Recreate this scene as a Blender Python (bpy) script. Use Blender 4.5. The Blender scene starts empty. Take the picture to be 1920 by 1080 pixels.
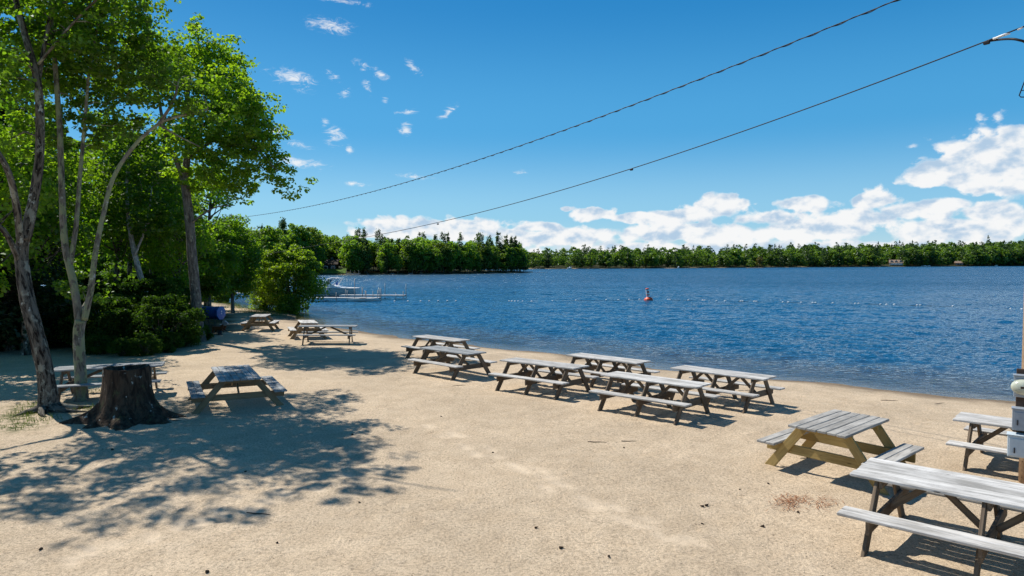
import bpy, bmesh, math, random
import numpy as np
from mathutils import Vector, Matrix

R = math.radians
rng = np.random.default_rng(7)
random.seed(7)
scene = bpy.context.scene
COL = scene.collection
F, HY, CAMZ = 1280.0, 493.0, 3.35          # focal length (px of the 1920 photo), horizon row, eye height
PITCH = math.atan((540 - HY) / F)
WZ = -0.40                                  # lake level
SUN_H = (0.64, -0.46)                       # shadow offset on the ground per metre of height

# ------------------------------------------------------------------ helpers
def ray(px, py):
    u = ((px - 960) / F, 1.0, -(py - 540) / F)
    c, s = math.cos(PITCH), math.sin(PITCH)
    return Vector((u[0], c * u[1] + s * u[2], -s * u[1] + c * u[2]))

def P(px, py, D):
    d = ray(px, py)
    return Vector((0, 0, CAMZ)) + d * (D / d.y)

def G(px, py, z=0.0):
    d = ray(px, py)
    return Vector((0, 0, CAMZ)) + d * ((z - CAMZ) / d.z)

def tag(o, label=None, cat=None, group=None, kind=None):
    if label: o['label'] = label
    if cat: o['category'] = cat
    if group: o['group'] = group
    if kind: o['kind'] = kind
    return o

def empty(name, loc, rz=0.0, label=None, cat=None, group=None):
    o = bpy.data.objects.new(name, None)
    COL.objects.link(o)
    o.location = loc
    o.rotation_euler = (0, 0, rz)
    o.empty_display_size = 0.2
    return tag(o, label, cat, group)

def link(name, me, mats, parent=None, smooth=False):
    o = bpy.data.objects.new(name, me)
    COL.objects.link(o)
    for m in (mats if isinstance(mats, (list, tuple)) else [mats]):
        if m.name not in [x.name for x in me.materials if x]:
            me.materials.append(m)
    if parent: o.parent = parent
    if smooth:
        me.polygons.foreach_set('use_smooth', [True] * len(me.polygons))
    return o

def copy_tree(o, parent=None):
    c = o.copy()
    COL.objects.link(c)
    if parent is not None: c.parent = parent
    for ch in list(o.children):
        copy_tree(ch, c)
    return c

class MB:
    """collects boards, tubes and lathes; build() links them as one mesh"""
    def __init__(s): s.v = []; s.f = []; s.bc = []; s.mi = []
    def add(s, vs, fs, bc=None, mi=0):
        n = len(s.v)
        s.v += [tuple(p) for p in vs]
        s.f += [tuple(i + n for i in f) for f in fs]
        s.bc += [tuple(b) for b in (bc if bc else vs)]
        s.mi += [mi] * len(fs)
    def board(s, p0, p1, w, t, up=(0, 0, 1), ch=0.006, mi=0, jit=0.0):
        p0, p1 = Vector(p0), Vector(p1)
        a = (p1 - p0).normalized(); L = (p1 - p0).length
        up = Vector(up)
        b = up.cross(a).normalized(); c = a.cross(b).normalized()
        hw, ht = w / 2, t / 2
        ch = min(ch, hw * .5, ht * .6)
        prof = [(-hw + ch, -ht), (hw - ch, -ht), (hw, -ht + ch), (hw, ht - ch), (hw - ch, ht), (-hw + ch, ht), (-hw, ht - ch), (-hw, -ht + ch)]
        off = Vector((random.uniform(0, 50), random.uniform(0, 50), random.uniform(0, 50)))
        vs = []; bc = []
        rings = [(0, 1 - ch / ht * .8), (ch, 1), (L * .5, 1), (L - ch, 1), (L, 1 - ch / ht * .8)]
        sag = random.uniform(-jit, jit)
        for k, (x, sc) in enumerate(rings):
            dz = sag if k == 2 else 0
            for (y, z) in prof:
                vs.append(p0 + a * x + b * (y * (1 if sc == 1 else 1 - ch / hw * .8)) + c * (z * sc + dz))
                bc.append(Vector((x, y, z)) + off)
        fs = []
        for k in range(4):
            for i in range(8):
                j = (i + 1) % 8
                fs.append((k * 8 + i, k * 8 + j, (k + 1) * 8 + j, (k + 1) * 8 + i))
        fs.append(tuple(range(7, -1, -1))); fs.append(tuple(range(32, 40)))
        s.add(vs, fs, bc, mi)
    def box(s, c, size, rz=0.0, ch=0.01, mi=0):
        c = Vector(c); a = Vector((math.cos(rz), math.sin(rz), 0)) * size[0] / 2
        s.board(c - a, c + a, size[1], size[2], ch=ch, mi=mi)
    def tube(s, pts, rad, n=8, mi=0, wob=0.0, cap=True, flare=None):
        pts = [Vector(p) for p in pts]
        m = len(pts)
        vs = []; bc = []; fs = []
        t0 = (pts[1] - pts[0]).normalized()
        ref = Vector((1, 0, 0)) if abs(t0.x) < .8 else Vector((0, 1, 0))
        b = (ref - t0 * ref.dot(t0)).normalized()
        L = 0
        ph = random.uniform(0, 9)
        for k, p in enumerate(pts):
            if k: L += (p - pts[k - 1]).length
            t = (pts[min(k + 1, m - 1)] - pts[max(k - 1, 0)]).normalized()
            b = (b - t * b.dot(t)).normalized(); c = t.cross(b)
            for i in range(n):
                an = 2 * math.pi * i / n
                r = rad[k] * (1 + wob * (math.sin(an * 3 + ph + L * 1.3) * .5 + math.sin(an * 5 - ph * 2 + L * 4) * .3 + random.uniform(-.35, .35)))
                if flare: r *= flare(an, k)
                vs.append(p + b * (math.cos(an) * r) + c * (math.sin(an) * r))
                bc.append((math.cos(an) * rad[k] * 1.0 + ph, math.sin(an) * rad[k] + ph, L))
        for k in range(m - 1):
            for i in range(n):
                j = (i + 1) % n
                fs.append((k * n + i, k * n + j, (k + 1) * n + j, (k + 1) * n + i))
        if cap:
            fs.append(tuple(range(n - 1, -1, -1))); fs.append(tuple((m - 1) * n + i for i in range(n)))
        s.add(vs, fs, bc, mi)
    def lathe(s, prof, n=16, org=(0, 0, 0), M=None, mi=0):
        vs = []; fs = []
        for (r, z) in prof:
            for i in range(n):
                an = 2 * math.pi * i / n
                p = Vector((r * math.cos(an), r * math.sin(an), z))
                if M: p = M @ p
                vs.append(Vector(org) + p)
        for k in range(len(prof) - 1):
            for i in range(n):
                j = (i + 1) % n
                fs.append((k * n + i, k * n + j, (k + 1) * n + j, (k + 1) * n + i))
        fs.append(tuple(range(n - 1, -1, -1))); fs.append(tuple((len(prof) - 1) * n + i for i in range(n)))
        s.add(vs, fs, None, mi)
    def prism(s, pts, t, M, mi=0):
        """flat outline pts (x,z) given thickness t along local y"""
        n = len(pts)
        vs = [M @ Vector((x, -t / 2, z)) for x, z in pts] + [M @ Vector((x, t / 2, z)) for x, z in pts]
        fs = [tuple(range(n)), tuple(range(2 * n - 1, n - 1, -1))]
        for i in range(n):
            j = (i + 1) % n
            fs.append((i, i + n, j + n, j))
        s.add(vs, fs, None, mi)
    def build(s, name, mats, parent=None, smooth=False):
        me = bpy.data.meshes.new(name)
        me.from_pydata(s.v, [], s.f)
        at = me.attributes.new('bc', 'FLOAT_VECTOR', 'POINT')
        at.data.foreach_set('vector', np.array(s.bc, dtype=np.float32).ravel())
        me.polygons.foreach_set('material_index', s.mi)
        o = link(name, me, mats, parent, smooth)
        return o

def np_mesh(name, V, Q, tint=None, mi=None):
    """quads only; fast"""
    me = bpy.data.meshes.new(name)
    V = np.ascontiguousarray(V, dtype=np.float32); Q = np.ascontiguousarray(Q, dtype=np.int32)
    me.vertices.add(len(V)); me.vertices.foreach_set('co', V.ravel())
    me.loops.add(Q.size); me.loops.foreach_set('vertex_index', Q.ravel())
    me.polygons.add(len(Q))
    me.polygons.foreach_set('loop_start', np.arange(0, Q.size, 4, dtype=np.int32))
    me.polygons.foreach_set('loop_total', np.full(len(Q), 4, dtype=np.int32))
    if mi is not None: me.polygons.foreach_set('material_index', np.ascontiguousarray(mi, dtype=np.int32))
    if tint is not None:
        a = me.attributes.new('tint', 'FLOAT', 'FACE'); a.data.foreach_set('value', np.ascontiguousarray(tint, dtype=np.float32))
    me.update(calc_edges=True)
    return me

def hash2(ix, iy, seed):
    h = (ix.astype(np.int64) * 374761393 + iy.astype(np.int64) * 668265263 + seed * 1442695041) & 0x7fffffff
    h = ((h ^ (h >> 13)) * 1274126177) & 0x7fffffff
    h = (h ^ (h >> 16)) & 0xffff
    return h / 65535.0

def vnoise(x, y, seed=0):
    ix = np.floor(x); iy = np.floor(y); fx = x - ix; fy = y - iy
    fx = fx * fx * (3 - 2 * fx); fy = fy * fy * (3 - 2 * fy)
    a = hash2(ix, iy, seed); b = hash2(ix + 1, iy, seed); c = hash2(ix, iy + 1, seed); d = hash2(ix + 1, iy + 1, seed)
    return (a + (b - a) * fx) * (1 - fy) + (c + (d - c) * fx) * fy

def fbm(x, y, oct=4, seed=0):
    s = 0; a = .5
    for o in range(oct):
        s = s + a * (vnoise(x, y, seed + o) - .5); x = x * 2.03 + 7.1; y = y * 2.03 + 3.7; a *= .5
    return s

def sstep(x, a, b):
    t = np.clip((x - a) / (b - a), 0, 1); return t * t * (3 - 2 * t)

def signed(poly, x, y):
    """distance to polygon edge, positive inside"""
    d = np.full(x.shape, 1e9); ins = np.zeros(x.shape, bool)
    n = len(poly)
    for i in range(n):
        ax, ay = poly[i]; bx, by = poly[(i + 1) % n]
        ex, ey = bx - ax, by - ay
        t = np.clip(((x - ax) * ex + (y - ay) * ey) / (ex * ex + ey * ey), 0, 1)
        d = np.minimum(d, np.hypot(x - ax - t * ex, y - ay - t * ey))
        c = (ay > y) != (by > y)
        with np.errstate(divide='ignore', invalid='ignore'):
            xi = ax + (y - ay) * ex / (ey if ey != 0 else 1e-9)
        ins ^= c & (x < xi)
    return np.where(ins, d, -d)

# ------------------------------------------------------------------ node helpers
class NT:
    def __init__(s, tree): s.t = tree; s.n = tree.nodes; s.l = tree.links
    def node(s, typ, **kw):
        n = s.n.new(typ)
        for k, v in kw.items(): setattr(n, k, v)
        return n
    def put(s, inp, v):
        if isinstance(v, bpy.types.NodeSocket): s.l.new(v, inp)
        elif v is not None:
            if isinstance(v, (tuple, list)) and inp.type == 'RGBA' and len(v) == 3: v = (*v, 1)
            inp.default_value = v
    def math(s, op, a, b=None, c=None, clamp=False):
        n = s.node('ShaderNodeMath', operation=op, use_clamp=clamp)
        s.put(n.inputs[0], a); s.put(n.inputs[1], b); s.put(n.inputs[2], c)
        return n.outputs[0]
    def vmath(s, op, a, b=None, scale=None):
        n = s.node('ShaderNodeVectorMath', operation=op)
        s.put(n.inputs[0], a); s.put(n.inputs[1], b)
        if scale is not None: s.put(n.inputs['Scale'], scale)
        return n.outputs['Value'] if op in ('LENGTH', 'DOT_PRODUCT') else n.outputs[0]
    def noise(s, vec, scale, detail=3, rough=.55, dist=0.0, dim='3D', w=None):
        n = s.node('ShaderNodeTexNoise', noise_dimensions=dim)
        s.put(n.inputs['Vector'], vec)
        n.inputs['Scale'].default_value = scale; n.inputs['Detail'].default_value = detail
        n.inputs['Roughness'].default_value = rough; n.inputs['Distortion'].default_value = dist
        return n.outputs['Fac']
    def vor(s, vec, scale, feature='F1'):
        n = s.node('ShaderNodeTexVoronoi', feature=feature)
        s.put(n.inputs['Vector'], vec); n.inputs['Scale'].default_value = scale
        return n
    def ramp(s, fac, a, b, lo=0.0, hi=1.0, smooth=True):
        n = s.node('ShaderNodeMapRange', interpolation_type='SMOOTHSTEP' if smooth else 'LINEAR')
        s.put(n.inputs[0], fac)
        for i, v in zip((1, 2, 3, 4), (a, b, lo, hi)): s.put(n.inputs[i], v)
        return n.outputs[0]
    def mix(s, fac, a, b, blend='MIX'):
        n = s.node('ShaderNodeMix', data_type='RGBA', blend_type=blend)
        s.put(n.inputs[0], fac); s.put(n.inputs[6], a); s.put(n.inputs[7], b)
        return n.outputs[2]
    def attr(s, name, what='Fac'):
        n = s.node('ShaderNodeAttribute', attribute_name=name); return n.outputs[what]
    def mapping(s, vec, loc=(0, 0, 0), rot=(0, 0, 0), scale=(1, 1, 1), typ='POINT'):
        n = s.node('ShaderNodeMapping', vector_type=typ)
        s.put(n.inputs['Vector'], vec)
        if typ != 'NORMAL' and 'Location' in n.inputs: n.inputs['Location'].default_value = loc
        n.inputs['Rotation'].default_value = rot; n.inputs['Scale'].default_value = scale
        return n.outputs[0]
    def bump(s, h, strength=.5, dist=.02, normal=None):
        n = s.node('ShaderNodeBump'); s.put(n.inputs['Height'], h)
        s.put(n.inputs['Strength'], strength); n.inputs['Distance'].default_value = dist
        if normal is not None: s.put(n.inputs['Normal'], normal)
        return n.outputs[0]

def newmat(name):
    m = bpy.data.materials.new(name); m.use_nodes = True
    t = NT(m.node_tree); t.n.clear()
    return m, t

def finish(t, shader):
    o = t.node('ShaderNodeOutputMaterial'); t.l.new(shader, o.inputs['Surface'])

def principled(t, base, rough=.7, normal=None, metal=0.0, spec=.3):
    p = t.node('ShaderNodeBsdfPrincipled')
    t.put(p.inputs['Base Color'], base); t.put(p.inputs['Roughness'], rough); t.put(p.inputs['Metallic'], metal)
    t.put(p.inputs['Specular IOR Level'], spec)
    if normal is not None: t.put(p.inputs['Normal'], normal)
    return p.outputs[0]

def simple(name, col, rough=.6, metal=0.0, spec=.3, var=.12, scale=6.0):
    m, t = newmat(name)
    tc = t.node('ShaderNodeTexCoord').outputs['Object']
    n = t.noise(tc, scale, 4)
    k = t.ramp(n, .3, .7, 1 - var, 1 + var * .5)
    c = t.vmath('SCALE', (*col,), scale=k)
    finish(t, principled(t, c, rough, t.bump(t.noise(tc, scale * 8, 3), .15, .004), metal, spec))
    return m

# ------------------------------------------------------------------ materials
def wood(name, light, dark, crack=(.06, .05, .045), rough=.8, contrast=1.0):
    m, t = newmat(name)
    bc = t.attr('bc', 'Vector')
    isl = t.node('ShaderNodeNewGeometry').outputs['Random Per Island']
    oi = t.node('ShaderNodeObjectInfo').outputs['Random']
    off = t.vmath('ADD', bc, t.vmath('SCALE', (13.1, 7.7, 3.3), scale=oi))
    g1 = t.noise(t.mapping(off, scale=(1.6, 26, 26)), 1.0, 5, .65, .6)
    g2 = t.noise(t.mapping(off, scale=(3.0, 90, 90)), 1.0, 4, .6)
    blot = t.noise(t.mapping(off, scale=(2.2, 5, 5)), 1.0, 4, .6)
    k = t.math('ADD', t.math('MULTIPLY', g1, .55), t.math('MULTIPLY', blot, .45))
    c = t.mix(t.ramp(k, .5 - .16 / contrast, .5 + .16 / contrast), dark, light)
    v = t.ramp(isl, 0, 1, .78, 1.1, False)
    c = t.vmath('SCALE', c, scale=v)
    c = t.vmath('SCALE', c, scale=t.ramp(oi, 0, 1, .84, 1.08, False))
    cr = t.ramp(g2, .30, .40)
    c = t.mix(t.math('SUBTRACT', 1.0, cr), c, crack)
    vk = t.vor(t.mapping(off, scale=(2.3, 9, 9)), 1.0).outputs['Distance']
    c = t.mix(t.ramp(vk, .05, .11, 1, 0), c, tuple(x * .45 for x in dark))
    h = t.math('ADD', t.math('MULTIPLY', g1, .6), t.math('MULTIPLY', g2, .5))
    finish(t, principled(t, c, rough, t.bump(h, .55, .006), 0, .25))
    return m

M = {}
M['grey_wood'] = wood('weathered_grey_wood', (.66, .64, .61), (.34, .325, .30), (.05, .045, .04), .85, 1.2)
M['brown_wood'] = wood('weathered_brown_wood', (.23, .17, .115), (.11, .08, .055))
M['yellow_wood'] = wood('treated_yellow_wood', (.50, .36, .14), (.33, .22, .075), (.16, .1, .04))
M['slate_wood'] = wood('slate_grey_wood', (.40, .41, .41), (.20, .21, .215), (.05, .05, .05), .85, 1.2)
M['tan_wood'] = wood('tan_wood', (.36, .25, .14), (.2, .14, .08))
M['silver_wood'] = wood('sun_greyed_wood', (.52, .50, .46), (.29, .275, .25), (.05, .045, .04), .85, 1.2)
M['pole_wood'] = wood('pole_wood', (.46, .31, .19), (.28, .18, .105))
M['backing_wood'] = wood('backing_wood', (.16, .10, .07), (.09, .055, .04))

def sand_mat():
    m, t = newmat('sand')
    pos = t.node('ShaderNodeTexCoord').outputs['Object']
    wood_ = t.attr('wood'); wet = t.attr('wet'); scuff = t.attr('scuff'); gr = t.attr('green')
    n_big = t.noise(pos, .35, 4); n_mid = t.noise(pos, 2.2, 5, .6)
    n_f = t.noise(pos, 26, 4, .7); n_g = t.noise(pos, 75, 3, .7)
    c = t.mix(t.ramp(n_mid, .3, .7), (.535, .413, .282), (.612, .481, .336))
    c = t.vmath('SCALE', c, scale=t.ramp(n_big, .3, .7, .9, 1.08))
    sp = t.ramp(n_f, .28, .60, .60, 1.10)
    c = t.vmath('SCALE', c, scale=t.math('ADD', t.math('MULTIPLY', sp, t.math('SUBTRACT', 1, t.math('MULTIPLY', scuff, .7))), t.math('MULTIPLY', scuff, .78)))
    c = t.vmath('SCALE', c, scale=t.ramp(n_g, .25, .7, .66, 1.22))
    c = t.mix(t.math('MULTIPLY', scuff, .38), c, (.70, .58, .44))
    dots = t.vor(pos, 17).outputs['Distance']
    msk = t.ramp(t.noise(pos, 5, 3), .45, .62)
    c = t.mix(t.math('MULTIPLY', t.ramp(dots, .10, .2, 1, 0), msk), c, (.12, .09, .06))
    # wet band along the water
    c = t.mix(t.math('MULTIPLY', wet, .85), c, (.165, .122, .08))
    pe = t.vor(pos, 6); 
    c = t.mix(t.math('MULTIPLY', t.math('MULTIPLY', wet, t.ramp(pe.outputs['Distance'], .2, .3, 1, 0)), t.ramp(t.noise(pos, 1.3, 3), .42, .6)), c, (.07, .055, .045))
    # woodland floor
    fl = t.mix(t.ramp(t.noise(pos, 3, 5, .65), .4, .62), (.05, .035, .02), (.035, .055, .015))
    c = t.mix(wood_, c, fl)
    c = t.mix(t.math('MULTIPLY', gr, t.ramp(t.noise(pos, 6, 4), .4, .6)), c, (.06, .085, .02))
    h = t.math('ADD', t.math('MULTIPLY', n_f, .6), t.math('MULTIPLY', n_g, .35))
    h = t.math('ADD', h, t.math('MULTIPLY', t.noise(pos, 7, 4, .6), .55))
    b = t.bump(h, t.math('SUBTRACT', .75, t.math('MULTIPLY', scuff, .3)), .045)
    finish(t, principled(t, c, .92, b, 0, .12))
    return m
M['sand'] = sand_mat()

def water_mat():
    m, t = newmat('lake_water')
    pos = t.node('ShaderNodeTexCoord').outputs['Object']
    dep = t.attr('depth'); far = t.attr('far'); calm = t.attr('calm')
    w2 = t.noise(t.mapping(pos, rot=(0, 0, R(20)), scale=(.85, 1.15, 1)), 2.6, 3, .6, .3)
    w3 = t.noise(t.mapping(pos, rot=(0, 0, R(-14)), scale=(.9, 1.2, 1)), 8.0, 2, .6)
    w4 = t.noise(t.mapping(pos, rot=(0, 0, R(10)), scale=(.7, 1.0, 1)), .55, 3, .62, .3)
    gust = t.ramp(t.noise(t.mapping(pos, scale=(.25, 1, 1)), .045, 3), .35, .65, .8, 1.15)
    h = t.math('ADD', t.math('MULTIPLY', w2, .16), t.math('MULTIPLY', w3, .045))
    h = t.math('ADD', h, t.math('MULTIPLY', w4, t.math('MULTIPLY', far, 2.1)))
    h = t.math('MULTIPLY', t.math('MULTIPLY', h, gust), calm)
    nrm = t.bump(h, 1.0, .7)
    fr = t.node('ShaderNodeFresnel'); fr.inputs['IOR'].default_value = 1.33; t.put(fr.inputs['Normal'], nrm)
    gl = t.node('ShaderNodeBsdfGlossy'); t.put(gl.inputs['Roughness'], t.math('ADD', .07, t.math('MULTIPLY', far, .16))); t.put(gl.inputs['Normal'], nrm)
    gl.inputs['Color'].default_value = (.74, .88, 1, 1)
    body = t.node('ShaderNodeBsdfDiffuse'); t.put(body.inputs['Normal'], nrm)
    col = t.mix(t.ramp(dep, .0, .9), (.10, .085, .05), (.004, .062, .128))
    t.put(body.inputs['Color'], col)
    tr = t.node('ShaderNodeBsdfTransparent'); tr.inputs['Color'].default_value = (.85, .9, .85, 1)
    op = t.ramp(dep, .0, .65, .12, 1.0)
    mx = t.node('ShaderNodeMixShader'); t.put(mx.inputs[0], op); t.l.new(tr.outputs[0], mx.inputs[1]); t.l.new(body.outputs[0], mx.inputs[2])
    m2 = t.node('ShaderNodeMixShader'); t.put(m2.inputs[0], t.math('MULTIPLY', fr.outputs[0], .95)); t.l.new(mx.outputs[0], m2.inputs[1]); t.l.new(gl.outputs[0], m2.inputs[2])
    finish(t, m2.outputs[0])
    return m
M['water'] = water_mat()

def leaf_mat(name, a, b, trans=.45, tboost=2.2, gloss=.05):
    m, t = newmat(name)
    ti = t.attr('tint')
    oi = t.node('ShaderNodeObjectInfo').outputs['Random']
    c = t.mix(ti, a, b)
    c = t.vmath('SCALE', c, scale=t.ramp(oi, 0, 1, .8, 1.2, False))
    d = t.node('ShaderNodeBsdfDiffuse'); t.put(d.inputs['Color'], c)
    tr = t.node('ShaderNodeBsdfTranslucent')
    tc = t.vmath('MULTIPLY', c, (tboost * 1.25, tboost * 1.2, tboost * .32)); t.put(tr.inputs['Color'], tc)
    g = t.node('ShaderNodeBsdfGlossy'); t.put(g.inputs['Roughness'], .45); g.inputs['Color'].default_value = (.5, .55, .5, 1)
    mx = t.node('ShaderNodeMixShader'); mx.inputs[0].default_value = trans
    t.l.new(d.outputs[0], mx.inputs[1]); t.l.new(tr.outputs[0], mx.inputs[2])
    m2 = t.node('ShaderNodeMixShader'); m2.inputs[0].default_value = gloss
    t.l.new(mx.outputs[0], m2.inputs[1]); t.l.new(g.outputs[0], m2.inputs[2])
    finish(t, m2.outputs[0])
    return m
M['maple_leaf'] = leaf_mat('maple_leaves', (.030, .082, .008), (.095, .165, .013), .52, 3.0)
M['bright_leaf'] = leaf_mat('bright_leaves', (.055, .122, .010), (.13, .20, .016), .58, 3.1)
M['shade_leaf'] = leaf_mat('shaded_understory_leaves', (.018, .050, .009), (.050, .095, .014), .42, 2.3, .015)  # darker leaf green: the shade over the thicket is put into the colour
M['bush_leaf'] = leaf_mat('shore_bush_leaves', (.07, .13, .014), (.13, .19, .02), .58, 3.0)
M['hemlock'] = leaf_mat('hemlock_needles', (.010, .026, .012), (.028, .05, .016), .15)
M['pine'] = leaf_mat('pine_needles', (.034, .08, .028), (.075, .125, .036), .35, 2.0)
M['far_broad'] = leaf_mat('far_broadleaf_leaves', (.065, .135, .02), (.135, .21, .028), .55, 2.7)
M['far_light'] = leaf_mat('light_broadleaf_leaves', (.08, .14, .024), (.12, .18, .028), .42, 2.0)
M['shore_leaf'] = leaf_mat('far_shore_leaves', (.042, .10, .02), (.115, .185, .028), .45, 2.1)
M['shore_pine'] = leaf_mat('far_shore_needles', (.025, .06, .022), (.055, .10, .03), .3, 1.8)
M['rust_leaf'] = leaf_mat('rusty_leaves', (.10, .085, .025), (.13, .12, .03), .3, 1.4)
M['grass'] = leaf_mat('grass_blades', (.05, .085, .016), (.09, .13, .025), .4, 1.5)

def bark_mat(name, base, dark, lichen, lich_amt=.5, scale=1.0):
    m, t = newmat(name)
    bc = t.attr('bc', 'Vector')
    g = t.noise(t.mapping(bc, scale=(14 * scale, 14 * scale, 3.2 * scale)), 1.0, 6, .68, .5)
    c = t.mix(t.ramp(g, .38, .6), dark, base)
    l1 = t.noise(t.mapping(bc, scale=(4, 4, 2.6)), 1.0, 5, .68)
    c = t.mix(t.math('MULTIPLY', t.ramp(l1, .62 - .18 * lich_amt, .70 - .18 * lich_amt), .85), c, lichen)
    l2 = t.noise(t.mapping(bc, loc=(5, 3, 8), scale=(7, 7, 5)), 1.0, 4, .6)
    c = t.mix(t.ramp(l2, .63, .70), c, (.42, .43, .38))
    gz = t.node('ShaderNodeSeparateXYZ'); t.put(gz.inputs[0], bc)
    finish(t, principled(t, c, .9, t.bump(t.math('ADD', g, t.math('MULTIPLY', l1, .3)), .9, .05), 0, .15))
    return m
M['bark_dark'] = bark_mat('rough_dark_bark', (.165, .145, .115), (.014, .011, .009), (.30, .30, .24), .42)
M['bark_lichen'] = bark_mat('lichen_grey_bark', (.235, .215, .17), (.085, .075, .06), (.27, .30, .17), .85)
M['bark_grey'] = bark_mat('grey_bark', (.19, .175, .155), (.07, .062, .055), (.3, .3, .24), .4)
M['bark_birch'] = bark_mat('pale_birch_bark', (.5, .48, .44), (.2, .18, .16), (.6, .58, .52), .5)
M['bark_stump'] = bark_mat('stump_wood', (.085, .058, .038), (.026, .018, .013), (.08, .085, .04), .2, .8)
M['white_paint'] = simple('white_paint', (.8, .8, .79), .4, 0, .5, .06)
M['offwhite'] = simple('offwhite_cover', (.66, .66, .65), .6, 0, .3, .1)
M['grey_metal'] = simple('galvanised_grey', (.36, .40, .45), .5, .3, .4, .1, 5)
M['pale_metal'] = simple('pale_grey_box_paint', (.55, .62, .66), .5, 0, .4, .08, 5)
M['dark_metal'] = simple('dark_steel', (.06, .06, .065), .5, .5, .4)
M['pipe_metal'] = simple('steel_pipe', (.28, .28, .27), .5, .4, .4)
M['black_rubber'] = simple('black_cable', (.012, .012, .014), .6)
M['black_canvas'] = simple('dark_canvas', (.03, .03, .035), .8)
M['blue_plastic'] = simple('blue_plastic', (.02, .10, .36), .35, 0, .5, .12)
M['orange'] = simple('buoy_orange', (.75, .09, .03), .45, 0, .5, .1)
M['glass'] = simple('dark_glass', (.03, .04, .05), .08, 0, .8)
M['meter_glass'] = simple('meter_glass', (.5, .52, .42), .2, 0, .6, .15, 14)
M['shingle'] = simple('brown_shingle_roof', (.28, .2, .15), .85, 0, .2, .25, 1.0)
M['cream_wall'] = simple('cream_clapboard', (.36, .34, .30), .7, 0, .2, .1, 1)
M['cabin_wall'] = simple('brown_cabin_boards', (.045, .034, .026), .8, 0, .2, .2, 1)
M['horse_brown'] = simple('brown_paint', (.16, .06, .025), .5, 0, .4)
M['horse_head'] = simple('grey_paint', (.34, .33, .34), .5, 0, .4)
M['cone'] = simple('dark_cone_scales', (.06, .042, .03), .8, 0, .2, .3, 60)
M['rope'] = simple('wet_rope', (.05, .06, .07), .7)
M['aluminium'] = simple('dock_boards', (.50, .50, .49), .6, 0, .3, .15, 3)
M['needles'] = simple('rusty_pine_needles', (.30, .12, .05), .8, 0, .2, .3, 30)
M['lawn'] = simple('mown_lawn', (.09, .16, .03), .9, 0, .1, .3, 1.0)
M['rock'] = simple('shore_rock', (.16, .15, .14), .9, 0, .2, .4, 2)

# ------------------------------------------------------------------ land
NEAR = [(120, -44), (60, -14), (30, 7), (21, 13.6), (13.4, 18.3), (8.8, 21.7), (5.3, 24.1), (1.97, 28.1), (-1.4, 30.6), (-5.3, 34), (-10.6, 40), (-14.2, 45.2),
        (-15.8, 49.5), (-19.5, 54.5), (-22.8, 57.5), (-26, 63), (-33, 68), (-48, 74), (-80, 92), (-120, 125), (-135, 160), (-110, 190), (-75, 204), (-58.7, 210), (-42, 217), (-24, 226),
        (-8, 246), (6, 264), (9, 274), (2, 290), (-40, 320), (-150, 350), (-500, 380), (-1600, 400), (-1600, -1500), (120, -1500)]
FARP = [(-1600, 395), (-300, 402), (-60, 410), (13, 425), (70, 455), (140, 505), (212, 565), (300, 620), (420, 700), (587, 800), (800, 880), (1600, 1000), (2600, 1100), (2600, 3000), (-1600, 3000)]
WOODP = [(-60, 12), (-24, 21.5), (-18.6, 26.2), (-15.8, 27.6), (-13.4, 30.5), (-14.6, 36), (-18.5, 45), (-25, 55), (-31, 66), (-50, 74), (-90, 90), (-140, 125), (-150, 165), (-120, 200), (-60, 216),
         (-20, 234), (0, 260), (-5, 284), (-40, 312), (-500, 370), (-1500, 380), (-1500, 10)]

def land_d(x, y):
    d1 = signed(NEAR, x, y); d2 = signed(FARP, x, y)
    return np.maximum(d1, d2), d2 > d1

def height(x, y, fine=True):
    x = np.asarray(x, float); y = np.asarray(y, float)
    d, isfar = land_d(x, y)
    dd = d + fbm(x * .5, y * .5, 3, 11) * .9
    far_m = (np.hypot(x, y) > 100)
    up = .41 * (1 - np.exp(-np.maximum(dd, 0) / 3.2))
    upfar = .25 + np.minimum(np.maximum(dd, 0) * .035, 5) + np.where(isfar, np.maximum(x, 0) / 600 * np.minimum(np.maximum(dd, 0) * .06, 7), 0)
    land = np.where(far_m, upfar, up)
    sea = -np.minimum(np.abs(np.minimum(dd, 0)) * .11, 3.0)
    z = WZ + np.where(dd > 0, land, sea) - .085 * np.exp(-((x - 5.4) ** 2 + (y - 8.6) ** 2) / 3.6 ** 2)
    near = (1 - sstep(np.hypot(x, y), 60, 90))
    if fine:
        z = z + near * np.where(dd > .5, 1, .25) * (fbm(x * .8, y * .8, 4, 3) * .05 + fbm(x * 3.1, y * 3.1, 3, 5) * .022)
    return z

def gz(x, y):
    return float(height(np.array([x]), np.array([y]))[0])

def axis(segs):
    out = []
    for a, b, s in segs:
        out.append(np.arange(a, b, s))
    return np.concatenate(out)

def grow(a, b, s0, g):
    o = []; x = a; s = s0
    while x < b: o.append(x); x += s; s *= g
    o.append(b); return np.array(o)

# ground sheet (graded grid)
gx = np.concatenate([-grow(16, 2500, .12, 1.07)[::-1], np.arange(-15.93, 10, .075), grow(10, 2600, .1, 1.07)])
gy = np.concatenate([-grow(-4, 1500, .4, 1.15)[::-1], np.arange(4.3, 20, .075), grow(20, 3000, .09, 1.035)])
X, Y = np.meshgrid(gx, gy)
x, y = X.ravel(), Y.ravel()
z = height(x, y)
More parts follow.
